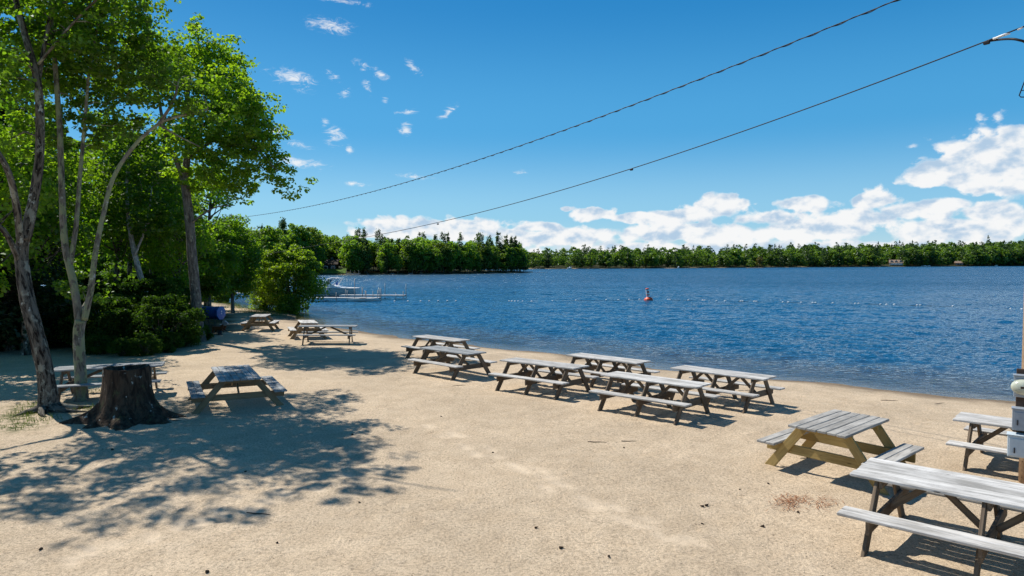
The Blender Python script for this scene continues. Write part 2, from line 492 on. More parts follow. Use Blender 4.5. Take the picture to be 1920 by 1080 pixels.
# old footprints: shallow dimples with a little rim
nfp = 1900
fx = rng.uniform(-14, 10, nfp); fy = rng.uniform(5, 20, nfp); fa = rng.uniform(0, 3.14, nfp); fs = rng.uniform(.6, 1.2, nfp); fd = rng.uniform(.009, .022, nfp)
trail = []
for k in range(26):
    a = k / 25; p = G(810 + a * 470, 800 + a * 215 + math.sin(k * 1.7) * 9)
    trail.append((p.x + random.uniform(-.12, .12), p.y + random.uniform(-.1, .1)))
for k in range(12):
    p = G(140 + k * 45 + random.uniform(-20, 20), 1050 - k * 14 + random.uniform(-10, 10)); trail.append((p.x, p.y))
scuff = np.zeros(len(x))
dz = np.zeros(len(x))
Zg = dz.reshape(X.shape); Sg = scuff.reshape(X.shape)
def stamp(cx, cy, ang, rl, rw, dep, sc=0.0):
    i0, i1 = np.searchsorted(gx, [cx - rl * 2, cx + rl * 2]); j0, j1 = np.searchsorted(gy, [cy - rl * 2, cy + rl * 2])
    if i1 - i0 < 2 or j1 - j0 < 2: return
    xx = X[j0:j1, i0:i1] - cx; yy = Y[j0:j1, i0:i1] - cy
    u = (xx * math.cos(ang) + yy * math.sin(ang)) / rl; v = (-xx * math.sin(ang) + yy * math.cos(ang)) / rw
    r2 = u * u + v * v
    Zg[j0:j1, i0:i1] += -dep * np.exp(-r2 * 1.6) + dep * .55 * np.exp(-(np.sqrt(r2) - 1.25) ** 2 * 5)
    if sc: Sg[j0:j1, i0:i1] = np.maximum(Sg[j0:j1, i0:i1], sc * np.exp(-r2 * 1.2) * (.5 + vnoise(xx * 9 + 40, yy * 9 + 40, 3)))
for k in range(nfp): stamp(fx[k], fy[k], fa[k], .14 * fs[k], .065 * fs[k], fd[k])
for (cx, cy) in trail: stamp(cx, cy, random.uniform(-.5, .5) - .7, .2, .1, .012, 1.0)
d, isfar = land_d(x, y)
z = z + dz.ravel() * (d > 1.0)
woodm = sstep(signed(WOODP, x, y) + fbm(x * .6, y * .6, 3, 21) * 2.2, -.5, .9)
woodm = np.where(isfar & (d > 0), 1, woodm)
wet = 1 - sstep(z - WZ + fbm(x * 1.1, y * 1.1, 3, 33) * .08, .05, .20)
wet = np.where(np.hypot(x, y) > 90, 0, wet)
woodm = np.where((np.hypot(x, y) > 90) & (d > -2), 1, woodm)
green = np.zeros(len(x))
for (px, py, r) in ((40, 780, .7), (60, 765, .6), (150, 770, .5), (30, 800, .5), (330, 640, 1.2), (450, 570, 1.5), (500, 588, 1.4), (410, 562, 2.0)):
    q = G(px, py); green = np.maximum(green, np.exp(-((x - q.x) ** 2 + (y - q.y) ** 2) / r ** 2))
nx, ny = len(gx), len(gy)
idx = np.arange(nx * ny).reshape(ny, nx)
Q = np.stack([idx[:-1, :-1].ravel(), idx[:-1, 1:].ravel(), idx[1:, 1:].ravel(), idx[1:, :-1].ravel()], 1)
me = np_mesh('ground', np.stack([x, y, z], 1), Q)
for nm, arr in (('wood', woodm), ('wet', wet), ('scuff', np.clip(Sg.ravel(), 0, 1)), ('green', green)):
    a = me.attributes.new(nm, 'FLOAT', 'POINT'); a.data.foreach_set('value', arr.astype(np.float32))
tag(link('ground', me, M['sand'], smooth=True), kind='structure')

# lake surface
tn = np.concatenate([np.linspace(-1.5, -.85, 90)[:-1], np.linspace(-.85, .95, 860)[:-1], np.linspace(.95, 4.0, 160)])
rows = [6.0]
while rows[-1] < 1150: rows.append(rows[-1] + max(.13, rows[-1] * .0068 - .19))
rows = np.array(rows)
TN, RW = np.meshgrid(tn, rows); x2, y2 = (TN * RW).ravel(), RW.ravel()
idx = np.arange(x2.size).reshape(TN.shape)
Q = np.stack([idx[:-1, :-1].ravel(), idx[:-1, 1:].ravel(), idx[1:, 1:].ravel(), idx[1:, :-1].ravel()], 1)
dsh, _ = land_d(x2, y2)
Q = Q[(dsh[Q] < 1.6).any(1)]
used = np.unique(Q); remap = np.full(len(x2), -1); remap[used] = np.arange(len(used)); Q = remap[Q]
x2, y2, dsh = x2[used], y2[used], dsh[used]
dep = np.maximum(WZ - height(x2, y2, False), -.3)
def ridge(u, v_, sd): return 1 - np.abs(2 * vnoise(u, v_, sd) - 1)
def rot(a): return x2 * math.cos(a) + y2 * math.sin(a), -x2 * math.sin(a) + y2 * math.cos(a)
u1, v1 = rot(.35); u2, v2 = rot(-.25); u3, v3 = rot(.7); u4, v4 = rot(.05)
wz = .085 * (vnoise(u4 / 2.6, v4 / 1.7, 60) - .5) + .060 * (ridge(u1 / 1.3, v1 / .85, 61) - .6) + .045 * (vnoise(u2 / .62, v2 / .46, 62) - .5) + .030 * (ridge(u3 / .36, v3 / .28, 63) - .6)
lod = 1 - sstep(y2, 70, 150) * .55
wz = wz * lod * (sstep(-dsh, .1, 6.0) * .88 + .12)
me = np_mesh('lake_water', np.stack([x2, y2, WZ + wz], 1), Q)
for nm, arr in (('depth', dep), ('far', sstep(y2, 45, 130)), ('calm', sstep(-dsh, -.2, 5.0) * .75 + .25)):
    a = me.attributes.new(nm, 'FLOAT', 'POINT'); a.data.foreach_set('value', arr.astype(np.float32))
tag(link('lake_water', me, M['water'], smooth=True), kind='structure')

# ------------------------------------------------------------------ picnic tables
def table_parts(root, L, W, frames, top_m, leg_m, seat_m=None, planks=5, braces=True, seat_off=.45):
    """long axis = local x, ground at z=0"""
    seat_m = seat_m or top_m
    ht = .75; st = .425
    mb = MB(); pw = W / planks
    for i in range(planks):
        yy = -W / 2 + pw * (i + .5)
        e = random.uniform(-.012, .012)
        mb.board((-L / 2 + e, yy, ht - .019), (L / 2 + e, yy, ht - .019), pw - .008, .038, jit=.004, ch=.008)
    mb.build('tabletop', top_m, root)
    so = W / 2 + seat_off
    for s in (-1, 1):
        mb = MB()
        for j in range(2):
            yy = s * (so - .07 - .143 * j)
            mb.board((-L / 2, yy, st - .019), (L / 2, yy, st - .019), .137, .038, jit=.004, ch=.008)
        mb.build('bench_seat', seat_m, root)
    xs = [-L / 2 + .26 + (L - .52) * k / (frames - 1) for k in range(frames)]
    lt = W / 2 - .13; lb = W / 2 + seat_off - .05
    for k, xx in enumerate(xs):
        for s in (-1, 1):
            mb = MB()
            mb.board((xx, s * lb, -.05), (xx, s * lt, ht - .04), .135, .038, up=(1, 0, 0))
            mb.build('leg', leg_m, root)
        dx = -.040 if xx > 0 else .040
        mb = MB(); mb.board((xx + dx, -so + .02, st - .11), (xx + dx, so - .02, st - .11), .038, .14)
        mb.build('cross_beam', leg_m, root)
        mb = MB(); mb.board((xx + dx, -W / 2 + .04, ht - .085), (xx + dx, W / 2 - .04, ht - .085), .038, .09)
        mb.build('top_cleat', leg_m, root)
    if braces:
        for k, xx in enumerate(xs):
            dirs = [1] if k == 0 else ([-1] if k == frames - 1 else [-1, 1])
            for s in dirs:
                mb = MB()
                reach = .42 if frames > 2 else (L - .52) * .42
                mb.board((xx + s * .065, 0, st - .10), (xx + s * (reach + .05), 0, ht - .06), .07, .036, up=(0, 1, 0))
                mb.build('brace', leg_m, root)

def place(o, c, ang):
    g0 = gz(c.x, c.y)
    a = Vector((math.cos(ang), math.sin(ang), 0)); b = Vector((-a.y, a.x, 0))
    sa = (gz(*(c + a * .9).xy) - gz(*(c - a * .9).xy)) / 1.8; sb = (gz(*(c + b * .7).xy) - gz(*(c - b * .7).xy)) / 1.4
    o.location = (c.x, c.y, g0)
    o.rotation_euler = (math.atan(sb) * .8, -math.atan(sa) * .8, ang)

def top_at(corner_px, z=.75):
    c = sum((G(px, py, z) for px, py in corner_px), Vector()) / len(corner_px)
    g0 = gz(c.x, c.y)
    return sum((G(px, py, z + g0) for px, py in corner_px), Vector()) / len(corner_px)

GRP = 'picnic tables set out on the beach'
def table(name_label, c, ang, L, W, frames, top_m, leg_m, **kw):
    r = empty('picnic_table', (0, 0, 0), 0, name_label, 'picnic table', GRP)
    table_parts(r, L, W, frames, top_m, leg_m, **kw)
    place(r, c, R(ang)); return r

gw, bw = M['grey_wood'], M['brown_wood']
T3c = top_at([(1123.5, 702.5), (1301.6, 725.7), (1342, 719), (1155, 696)])
t3 = table('long bleached picnic table with six legs, nearest the camera in the middle row', T3c, -42, 2.44, .74, 3, gw, bw)
def again(label, c, ang, src=None):
    o = copy_tree(src or t3); o['label'] = label; place(o, c, R(ang)); return o
again('long bleached picnic table at the left front of the middle row, facing open sand', top_at([(933, 675), (1072, 691.5), (1109, 685), (970, 669.7)]), -40)
again('long bleached picnic table near the water, behind the two front tables of the row', top_at([(1056.5, 665), (1184, 681.5), (1236, 676), (1087, 661)]), -44)
again('long bleached picnic table at the right end of the middle row near the waterline', top_at([(1256.5, 689.4), (1417.5, 710.4), (1464.7, 704.7), (1288.4, 685)]), -45)
again('bleached picnic table by the water, behind the darker topped table of the left pair', top_at([(770, 628.8), (852, 639.5), (887, 638), (798, 626.3)]), -45)
table('picnic table with darker grey top and one bright bench, in front of its pair', top_at([(790.7, 651), (877.5, 664), (915, 660), (813, 647)]), -45, 2.3, .74, 2, M['slate_wood'], bw, seat_m=gw)
table('grey topped picnic table with new yellow wooden legs, near the right foreground', top_at([(1473, 794), (1580, 814), (1672, 783), (1565, 770)], .825), 41, 1.52, .84, 2, M['silver_wood'], M['yellow_wood'], planks=6, braces=False, seat_off=.48).scale = (1.1, 1.1, 1.1)
table('shaded picnic table with blue grey top and tan legs beside the tree stump', top_at([(422, 713), (505.5, 707), (453, 684), (384, 688.5)]), 118, 2.25, .90, 2, M['slate_wood'], M['tan_wood'], planks=6, seat_off=.56)
# nearest table at the lower right
lf = G(1594, 886, .755); ax = Vector((math.cos(R(-42.5)), math.sin(R(-42.5)), 0)); wv = Vector((-ax.y, ax.x, 0))
table('large silvery picnic table cut off by the right edge, nearest of all', lf + ax * 1.375 + wv * .46 - Vector((0, 0, .75)), -42.5, 2.5, .84, 3, gw, bw).scale = (1.1, 1.1, 1.1)
bpy.data.objects[[o.name for o in bpy.data.objects if o.name.startswith('picnic_table')][-1]].rotation_euler = (0, 0, R(-42.5))
lf = G(1785.5, 780.6, .75); ax = Vector((math.cos(R(-44)), math.sin(R(-44)), 0)); wv = Vector((-ax.y, ax.x, 0))
again('grey picnic table half hidden behind the boxes of the utility pole', lf + ax * 1.22 + wv * .37, -44)
c = (G(110, 691, .75) + G(305, 681, .75)) / 2
table('dark picnic table in shade behind the tree trunks and the stump', c + Vector((0, -.1, 0)), 21, 2.44, .74, 2, M['slate_wood'], bw)
table('picnic table with tan legs farthest along the beach, beside the shore bush', top_at([(464, 588.5), (509, 593), (492, 591)]), 101, 1.9, .76, 2, gw, M['tan_wood'])
table('picnic table with pale top behind the dark sideways table by the shore', top_at([(553, 600), (615, 602.5), (560, 604)]), 112, 1.9, .76, 2, gw, M['tan_wood'])
table('dark legged picnic table standing sideways on the shade edge near the shore', G(615, 607.5, .75), 8, 2.4, .74, 2, M['slate_wood'], bw)  # darker slate top carries the shade on this table in its wood colour

# ------------------------------------------------------------------ foliage builders
def frames_from_normals(nr):
    a = rng.normal(size=nr.shape); a -= nr * (a * nr).sum(1, keepdims=True); a /= np.linalg.norm(a, axis=1, keepdims=True) + 1e-9
    return a, np.cross(nr, a)

LEAF = np.array([(0, 0, 0), (.42, .30, .10), (.30, .74, .09), (0, 1, 0), (-.30, .74, .09), (-.42, .30, .10)])
LQ = np.array([(0, 1, 2, 3), (0, 3, 4, 5)])
def leaves(pos, nr, size):
    """folded two-quad leaves"""
    n = len(pos)
    a, b = frames_from_normals(nr)
    s = (size * rng.uniform(.7, 1.25, n))[:, None, None]
    V = pos[:, None, :] + s * (LEAF[None, :, 0:1] * a[:, None, :] + (LEAF[None, :, 1:2] - .5) * b[:, None, :] + LEAF[None, :, 2:3] * nr[:, None, :])
    Q = (np.arange(n)[:, None, None] * 6 + LQ[None]).reshape(-1, 4)
    return V.reshape(-1, 3), Q

def cards(pos, nr, size, asp=1.0):
    n = len(pos)
    a, b = frames_from_normals(nr)
    s = (size * rng.uniform(.6, 1.3, n))[:, None]
    k = rng.uniform(.5, 1.0, (4, n, 1))
    c = [pos + (-a * k[0] - b * asp * .3) * s * .5, pos + (a * .3 - b * k[1] * asp) * s * .5, pos + (a * k[2] + b * .3 * asp) * s * .5, pos + (-a * .3 + b * k[3] * asp) * s * .5]
    V = np.stack(c, 1).reshape(-1, 3)
    return V, np.arange(n * 4).reshape(-1, 4)

def unit(v): return v / (np.linalg.norm(v, axis=1, keepdims=True) + 1e-9)

def puff(centres, radii, n_each, flat=.55, up=.7):
    """leaf positions around cluster centres, with outward/up normals"""
    n_each = np.asarray(n_each)
    ci = np.repeat(np.arange(len(centres)), n_each)
    dirs = unit(rng.normal(size=(len(ci), 3)))
    r = rng.uniform(0.25, 1, len(ci)) ** .6
    off = dirs * r[:, None]; off[:, 2] *= flat
    pos = centres[ci] + off * np.asarray(radii)[ci][:, None]
    nr = unit(dirs * .5 + np.array([0, 0, up]) + rng.normal(size=dirs.shape) * .55)
    return pos, nr, ci

def smooth_path(pts, n=4):
    pts = [Vector(p) for p in pts]; out = []
    for i in range(len(pts) - 1):
        p0 = pts[max(i - 1, 0)]; p1 = pts[i]; p2 = pts[i + 1]; p3 = pts[min(i + 2, len(pts) - 1)]
        for k in range(n):
            t = k / n
            out.append(.5 * ((2 * p1) + (p2 - p0) * t + (2 * p0 - 5 * p1 + 4 * p2 - p3) * t * t + (3 * p1 - p0 - 3 * p2 + p3) * t ** 3))
    out.append(pts[-1]); return out

def hero_tree(name, label, base, limbs, blobs, leafm, barkm, size=.11, per=95, crad=.55, spacing=.77, flare=True, cat='tree'):
    """limbs: [(points, r0, r1)]; blobs: [(centre, (rx,ry,rz), n)]"""
    root = empty(name, base, 0, label, cat)
    o = Vector(base)
    mb = MB(); nodes = []
    for li, (pts, r0, r1) in enumerate(limbs):
        sp = smooth_path(pts, 5); m = len(sp)
        rad = [r0 + (r1 - r0) * (k / (m - 1)) ** .9 for k in range(m)]
        if li == 0 and flare:
            for k in range(min(5, m)): rad[k] *= 1 + .55 * (1 - k / 5) ** 2.2
        mb.tube([p - o for p in sp], rad, 14 if r0 > .1 else 8, wob=.10 if r0 > .1 else .05)
        nodes += [(p, r) for p, r in zip(sp, rad)]
    NP = np.array([n[0][:] for n in nodes]); NR = np.array([n[1] for n in nodes])
    C = []
    for c, rr, n in blobs:
        tries = 0; got = 0
        while got < n and tries < n * 14:
            tries += 1
            q = unit(rng.normal(size=(1, 3)))[0] * rng.uniform(.15, 1) ** .5
            p = np.array(c[:]) + q * np.array(rr)
            if C and min(np.linalg.norm(np.array(C) - p, axis=1)) < spacing * rng.uniform(.6, 1.1): continue
            C.append(p); got += 1
    C = np.array(C)
    # thin branches from the nearest limb to every clump (chained through clumps already reached)
    order = np.argsort([np.min(np.linalg.norm(NP - p, axis=1)) for p in C])
    RP, RR = NP.copy(), NR.copy()
    for i in order:
        p = C[i]
        cost = np.linalg.norm(RP - p, axis=1) + np.maximum(RP[:, 2] - p[2], 0) * .8
        j = int(np.argmin(cost)); a = Vector(RP[j]); b = Vector(p)
        L = (b - a).length
        mid = a.lerp(b, .5) + Vector((random.uniform(-.1, .1) * L, random.uniform(-.1, .1) * L, .10 * L))
        r0 = min(RR[j] * .7, .012 + .012 * L)
        mb.tube([q - o for q in (a, a.lerp(mid, .55), mid, mid.lerp(b, .6), b)], [r0, r0 * .85, r0 * .7, r0 * .5, r0 * .3], 5, wob=.05)
        RP = np.vstack([RP, [mid[:]], [p]]); RR = np.append(RR, [r0 * .7, max(r0 * .5, .008)])
    mb.build('trunk', barkm, root, smooth=True)
    rad = rng.uniform(.6, 1.25, len(C)) * crad
    # every clump is three or four smaller sprays
    sub = np.repeat(C, 4, 0) + rng.normal(size=(len(C) * 4, 3)) * np.repeat(rad, 4)[:, None] * np.array([.55, .55, .38])
    pos, nr, ci = puff(sub, np.repeat(rad, 4) * .55, np.full(len(sub), per // 4), .5)
    V, Q = leaves(pos - np.array(base), nr, np.full(len(pos), size))
    ct = rng.uniform(0, .55, len(sub))
    tint = np.clip(np.repeat(ct[ci] + rng.uniform(0, .45, len(ci)), 2), 0, 1)
    me = np_mesh('crown', V, Q, tint)
    link('crown', me, leafm, root)
    return root

def stand(px, py, dz=0.0):
    p = G(px, py); return Vector((p.x, p.y, gz(p.x, p.y) + dz))

def pt(px, py, D): return P(px, py, D)

# dark leaning maple at the left edge
bA = stand(92, 772); dA = bA.y
limbsA = [([bA - Vector((0, 0, .15)), pt(86, 700, dA), pt(64, 610, dA), pt(48, 545, dA + .1), pt(40, 480, dA + .2), pt(46, 440, dA + .2)], .185, .125),
          ([pt(46, 450, dA + .2), pt(64, 370, dA + .3), pt(75, 280, dA + .3), pt(71, 160, dA + .4), pt(48, 70, dA + .5), pt(28, -10, dA + .6), pt(10, -140, dA + .8)], .118, .05),
          ([pt(70, 170, dA + .4), pt(88, 60, dA + .7), pt(120, -60, dA + 1), pt(150, -200, dA + 1.2)], .05, .03),
          ([pt(40, 470, dA + .2), pt(30, 380, dA - .2), pt(10, 310, dA - .6), pt(-40, 240, dA - 1), pt(-110, 150, dA - 1.4)], .085, .04),
          ([pt(40, 500, dA + .2), pt(5, 430, dA - .3), pt(-60, 400, dA - .6), pt(-150, 340, dA - .9)], .07, .03),
          ([pt(72, 120, dA + .4), pt(140, 40, dA + .2), pt(220, -40, dA - .3), pt(300, -130, dA - .6)], .034, .015)]
blA = [(pt(60, 70, dA + 1.7), (1.7, 1.3, 1.15), 52), (pt(-20, 120, dA + .4), (.6, 1.2, 1.0), 10), (pt(170, 40, dA + 1.2), (1.2, 1.2, .9), 38), (pt(-30, -110, dA), (2.2, 2.0, 1.4), 18), (pt(170, -60, dA), (1.2, 1.5, .9), 10), (pt(-120, 120, dA - 1), (1.6, 1.6, 1.6), 22), (pt(20, 250, dA + 1.5), (.7, 1, .5), 7)]
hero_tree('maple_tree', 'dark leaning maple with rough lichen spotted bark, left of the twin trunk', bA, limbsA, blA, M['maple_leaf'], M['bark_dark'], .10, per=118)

# twin-stemmed lichen tree
bB = stand(152, 752); dB = bB.y
limbsB = [([bB - Vector((0, 0, .15)), pt(150, 690, dB), pt(147, 625, dB), pt(152, 600, dB)], .135, .115),
          ([pt(150, 620, dB), pt(140, 540, dB), pt(122, 460, dB), pt(116, 360, dB), pt(112, 240, dB + .1), pt(104, 130, dB + .2), pt(96, 10, dB + .3), pt(110, -150, dB + .4)], .098, .04),
          ([pt(131, 500, dB), pt(143, 420, dB + .1), pt(150, 330, dB + .2), pt(158, 240, dB + .3), pt(168, 130, dB + .4), pt(190, 20, dB + .4)], .062, .025),
          ([pt(158, 600, dB), pt(170, 545, dB), pt(178, 480, dB), pt(192, 410, dB + .1), pt(212, 335, dB + .2), pt(250, 275, dB + .3), pt(298, 232, dB + .4), pt(335, 218, dB + .6), pt(390, 205, dB + .8)], .076, .028),
          ([pt(298, 232, dB + .4), pt(325, 190, dB + .4), pt(335, 150, dB + .5)], .045, .02),
          ([pt(298, 234, dB + .4), pt(340, 258, dB + .7), pt(375, 275, dB + .8)], .03, .012)]
blB = [(pt(180, 130, dB + 1.3), (1.5, 1.2, 1.1), 48), (pt(255, 130, dB + .6), (.75, 1.2, .85), 22), (pt(110, 60, dB + .8), (1.4, 1.3, 1.0), 30), (pt(225, 30, dB), (.9, 1.2, .7), 18), (pt(110, -90, dB), (1.4, 1.6, 1.1), 12), (pt(170, 235, dB + .9), (1.2, 1.0, .6), 12), (pt(180, 110, dB + 3.2), (1.7, 1.4, 1.2), 24), (pt(270, 120, dB + 4), (1.0, 1.5, 1.0), 15), (pt(80, 150, dB + 3.4), (1.4, 1.3, 1.0), 16), (pt(370, 195, dB + .8), (.55, .6, .3), 6), (pt(330, 150, dB + .6), (.45, .6, .35), 5),
       (pt(155, 540, dB + 3.5), (.8, .5, .7), 9)]
hero_tree('twin_trunk_tree', 'pale lichen covered tree with twin trunks behind the stump', bB, limbsB, blB, M['maple_leaf'], M['bark_lichen'], .10, per=118)

# sunlit maple by the path
bC = stand(372, 640); dC = bC.y
limbsC = [([bC - Vector((0, 0, .2)), pt(368, 560, dC), pt(360, 480, dC), pt(354, 400, dC), pt(345, 330, dC)], .225, .17),
          ([pt(346, 340, dC), pt(352, 270, dC), pt(350, 200, dC), pt(358, 130, dC), pt(372, 80, dC)], .16, .05),
          ([pt(346, 340, dC), pt(330, 300, dC - .3), pt(314, 265, dC - .6), pt(300, 200, dC - 1), pt(290, 120, dC - 1.3)], .12, .04),
          ([pt(350, 270, dC), pt(390, 225, dC + .2), pt(420, 170, dC + .5), pt(438, 130, dC + .6)], .085, .03),
          ([pt(350, 300, dC), pt(410, 260, dC - .4), pt(470, 270, dC - .7), pt(520, 320, dC - .9)], .075, .02),
          ([pt(356, 420, dC), pt(400, 390, dC - .5), pt(440, 385, dC - .8)], .05, .015)]
blC = [(pt(395, 130, dC), (1.2, 1.6, 1.3), 40), (pt(420, 190, dC), (1.1, 1.8, 1.2), 44), (pt(380, 260, dC - .5), (1.3, 1.9, 1.1), 44), (pt(460, 255, dC - .5), (1.0, 1.6, .85), 36), (pt(492, 300, dC - .6), (.7, 1.2, .6), 30), (pt(440, 170, dC - 2.5), (.8, 1.4, .8), 16), (pt(480, 230, dC - 1.5), (.7, 1.2, .7), 16),
       (pt(525, 345, dC - .8), (.38, .7, .4), 14), (pt(310, 120, dC - 1), (1.0, 1.6, 1.1), 30), (pt(365, 335, dC + .8), (.9, 1.4, .7), 14), (pt(345, 70, dC - .6), (.3, .5, .45), 4), (pt(408, 92, dC), (.3, .5, .4), 4), (pt(430, 340, dC), (.9, 1.4, .6), 18), (pt(375, 75, dC), (.35, .5, .4), 5), (pt(440, 125, dC + .5), (.5, .7, .4), 8)]
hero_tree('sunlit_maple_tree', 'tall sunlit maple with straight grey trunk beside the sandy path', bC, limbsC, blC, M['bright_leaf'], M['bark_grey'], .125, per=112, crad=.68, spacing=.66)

# ---- pale birch leaning behind the bushes
bD = Vector(P(285, 620, 33)); bD.z = gz(bD.x, bD.y)
limbsD = [([bD - Vector((0, 0, .2)), pt(272, 550, 33), pt(258, 500, 33), pt(248, 455, 33.2), pt(240, 400, 33.4), pt(238, 330, 33.6), pt(250, 240, 34)], .17, .05),
          ([pt(252, 480, 33), pt(275, 420, 33.4), pt(285, 350, 33.8)], .07, .03)]
blD = [(pt(255, 380, 33.5), (2.2, 2, 1.3), 36), (pt(260, 290, 34), (2.2, 2, 1.8), 46), (pt(320, 420, 34), (1.6, 1.6, 1.0), 22)]
hero_tree('birch_tree', 'pale barked birch leaning left behind the shaded bushes', bD, limbsD, blD, M['maple_leaf'], M['bark_birch'], .17, per=84, crad=.85, spacing=.8)

# ---- kinds to copy
def broad_arrays(H, CW, base, n, size, seed, lobes=26, use_leaf=False, spires=0):
    global rng
    keep = rng; rng = np.random.default_rng(seed)
    q = unit(rng.normal(size=(lobes, 3))) * (rng.uniform(.35, 1, lobes) ** .5)[:, None]
    mid = (H + base) / 2
    c = q * np.array([CW * .40, CW * .40, (H - base) * .42]) + np.array([0, 0, mid])
    c[:, 0] *= 1 - .25 * (c[:, 2] - mid) / (H - base)
    rad = rng.uniform(.12, .24, lobes) * CW
    if spires:
        a_ = rng.uniform(0, 6.28, spires); q_ = rng.uniform(.1, .95, spires) ** .6
        zz = mid + (H - base) * .5 * np.sqrt(np.maximum(1 - q_ ** 2, 0)) * rng.uniform(.75, 1.12, spires)
        k_ = rng.choice(lobes, spires, False)
        c[k_] = np.stack([np.cos(a_) * q_ * CW * .46, np.sin(a_) * q_ * CW * .46, zz], 1); rad[k_] = rng.uniform(.06, .10, spires) * CW
    pos, nr, ci = puff(c, rad, np.full(lobes, n // lobes), .62, .6)
    V, Q = (leaves if use_leaf else cards)(pos, nr, np.full(len(pos), size))
    t = rng.uniform(0, .65, lobes)[ci] + rng.uniform(0, .35, len(ci))
    if use_leaf: t = np.repeat(t, 2)
    rng = keep
    return V, Q, t, c

def pine_arrays(H, CW, base, n, size, seed, levels=16, open_=.5, flatness=.35):
    global rng
    keep = rng; rng = np.random.default_rng(seed)
    pos = []; nr = []; tt = []
    tips = []
    wsum = 0
    specs = []
    for k in range(levels):
        f = (k + rng.uniform(-.3, .3)) / levels
        z = base + (H - base) * min(max(f, 0), .97)
        prof = ((1 - f) ** .8 * .92 + .09) * (.55 + .45 * min(1, f * 4 + .3))
        nb = rng.integers(4, 7)
        for b in range(nb):
            L = CW * .5 * prof * rng.uniform(1 - open_, 1.1) + .04 * CW
            a = rng.uniform(0, 2 * math.pi)
            specs.append((z, a, L, rng.uniform(-.12, .22))); wsum += L
    for z, a, L, slope in specs:
        m = max(3, int(n * L / wsum))
        u = rng.uniform(.12, 1, m) ** .75
        w = (rng.normal(size=m) * .20 * L * (1.1 - u * .6))
        p = np.stack([math.cos(a) * u * L - math.sin(a) * w, math.sin(a) * u * L + math.cos(a) * w, z + slope * u * L + rng.normal(size=m) * flatness * .12 * CW * .5], 1)
        pos.append(p); nr.append(unit(rng.normal(size=(m, 3)) * .6 + np.array([math.cos(a) * .3, math.sin(a) * .3, 1.0])))
        tt.append(np.clip(rng.uniform(0, .7) + rng.uniform(0, .3, m), 0, 1)); tips.append((z, a, L, slope))
    top = np.stack([rng.normal(size=10) * .05 * CW, rng.normal(size=10) * .05 * CW, H * (.97 - rng.uniform(0, .06, 10))], 1)
    pos.append(top); nr.append(unit(rng.normal(size=(10, 3)))); tt.append(np.full(10, .5))
    pos = np.concatenate(pos); nr = np.concatenate(nr)
    V, Q = cards(pos, nr, np.full(len(pos), size), .6)
    rng = keep
    return V, Q, np.concatenate(tt), tips

def kind_tree(name, arr, H, r, leafm, barkm, lean=(0, 0), limbs=None, tips=None):
    """prototype Empty > trunk, crown (left out of the way until placed)"""
    root = empty(name, (0, 0, 0))
    mb = MB()
    top = Vector((lean[0], lean[1], H * .93))
    path = smooth_path([Vector((0, 0, -.3)), Vector((lean[0] * .15 + random.uniform(-.1, .1), lean[1] * .2, H * .25)), Vector((lean[0] * .5, lean[1] * .5 + random.uniform(-.15, .15), H * .55)), top], 3)
    mb.tube(path, [r * (1.35 if k == 0 else 1) * (1 - .88 * k / (len(path) - 1)) for k in range(len(path))], 9, wob=.07)
    if limbs is not None:
        for c in limbs:
            c = Vector(c); zz = max(c.z - (c.xy.length) * .8 - .3, H * .18); f = min(zz / (H * .93), 1)
            a = Vector((lean[0] * f, lean[1] * f, zz))
            mb.tube([a, a.lerp(c, .5) + Vector((0, 0, -.03 * H)), c], [r * .34, r * .2, r * .07], 5)
    if tips is not None:
        for (z, a, L, s) in tips:
            mb.tube([(0, 0, z), (math.cos(a) * L * .9, math.sin(a) * L * .9, z + s * L * .9)], [r * .16, r * .04], 4, cap=False)
    mb.build('trunk', barkm, root, smooth=True)
    V, Q, t = arr[:3]
    link('crown', np_mesh('crown', V, Q, t), leafm, root)
    return root

_used = set()
def put(proto, x, y, s, rz, label, group=None, cat='tree', name=None, sz=None):
    o = proto if proto.name not in _used else copy_tree(proto)
    _used.add(proto.name)
    o.location = (x, y, gz(x, y) - .05); o.scale = (s, s, sz or s); o.rotation_euler = (0, 0, rz)
    tag(o, label, cat, group)
    return o

# near wood behind the beach
W1 = []
for sd, Hh, cw, bs, lm in ((31, 11, 6.0, 3.0, 'maple_leaf'), (32, 12, 5.6, 3.6, 'bright_leaf'), (33, 9.5, 5.5, 1.6, 'bright_leaf')):
    a = broad_arrays(Hh, cw, bs, 8000, .17, sd, 46, True, 12)
    W1.append(kind_tree('broadleaf_tree', a, Hh, .19, M[lm], M['bark_dark'], (random.uniform(-.8, .8), random.uniform(-.5, .5)), a[3]))
HM = []
for sd, Hh, cw in ((41, 13, 6.5), (42, 11.5, 5.6)):
    a = pine_arrays(Hh, cw, .8, 9000, .34, sd, 24, .3, .5)
    HM.append(kind_tree('hemlock_tree', a, Hh, .2, M['hemlock'], M['bark_dark'], (0, 0), None, a[3]))
wl = 'broadleaf tree in the dense wood behind the bushes, its crown merging with others'
wg = 'broadleaf trees of the wood behind the beach'
for (px, D, k, s) in ((215, 37, 0, 1.0), (243, 39, 1, .95), (115, 33, 2, .9), (40, 31, 0, .95), (300, 44, 2, 1.05), (335, 38, 2, .75), (385, 51, 1, .95), (160, 50, 0, 1.1), (60, 54, 1, 1.15), (260, 58, 2, 1.3), (45, 24.8, 0, .85), (-70, 21.5, 2, .95)):  # last two trees are added to cast shade on the left sand
    q = P(px, 500, D); put(W1[k], q.x, q.y, s, random.uniform(0, 6.28), wl, wg)
q = P(285, 500, 40); put(W1[1], q.x, q.y, .9, 2.2, wl, wg)
gl = 'bright green bushy tree overhanging the sandy path at the right end of the wood'
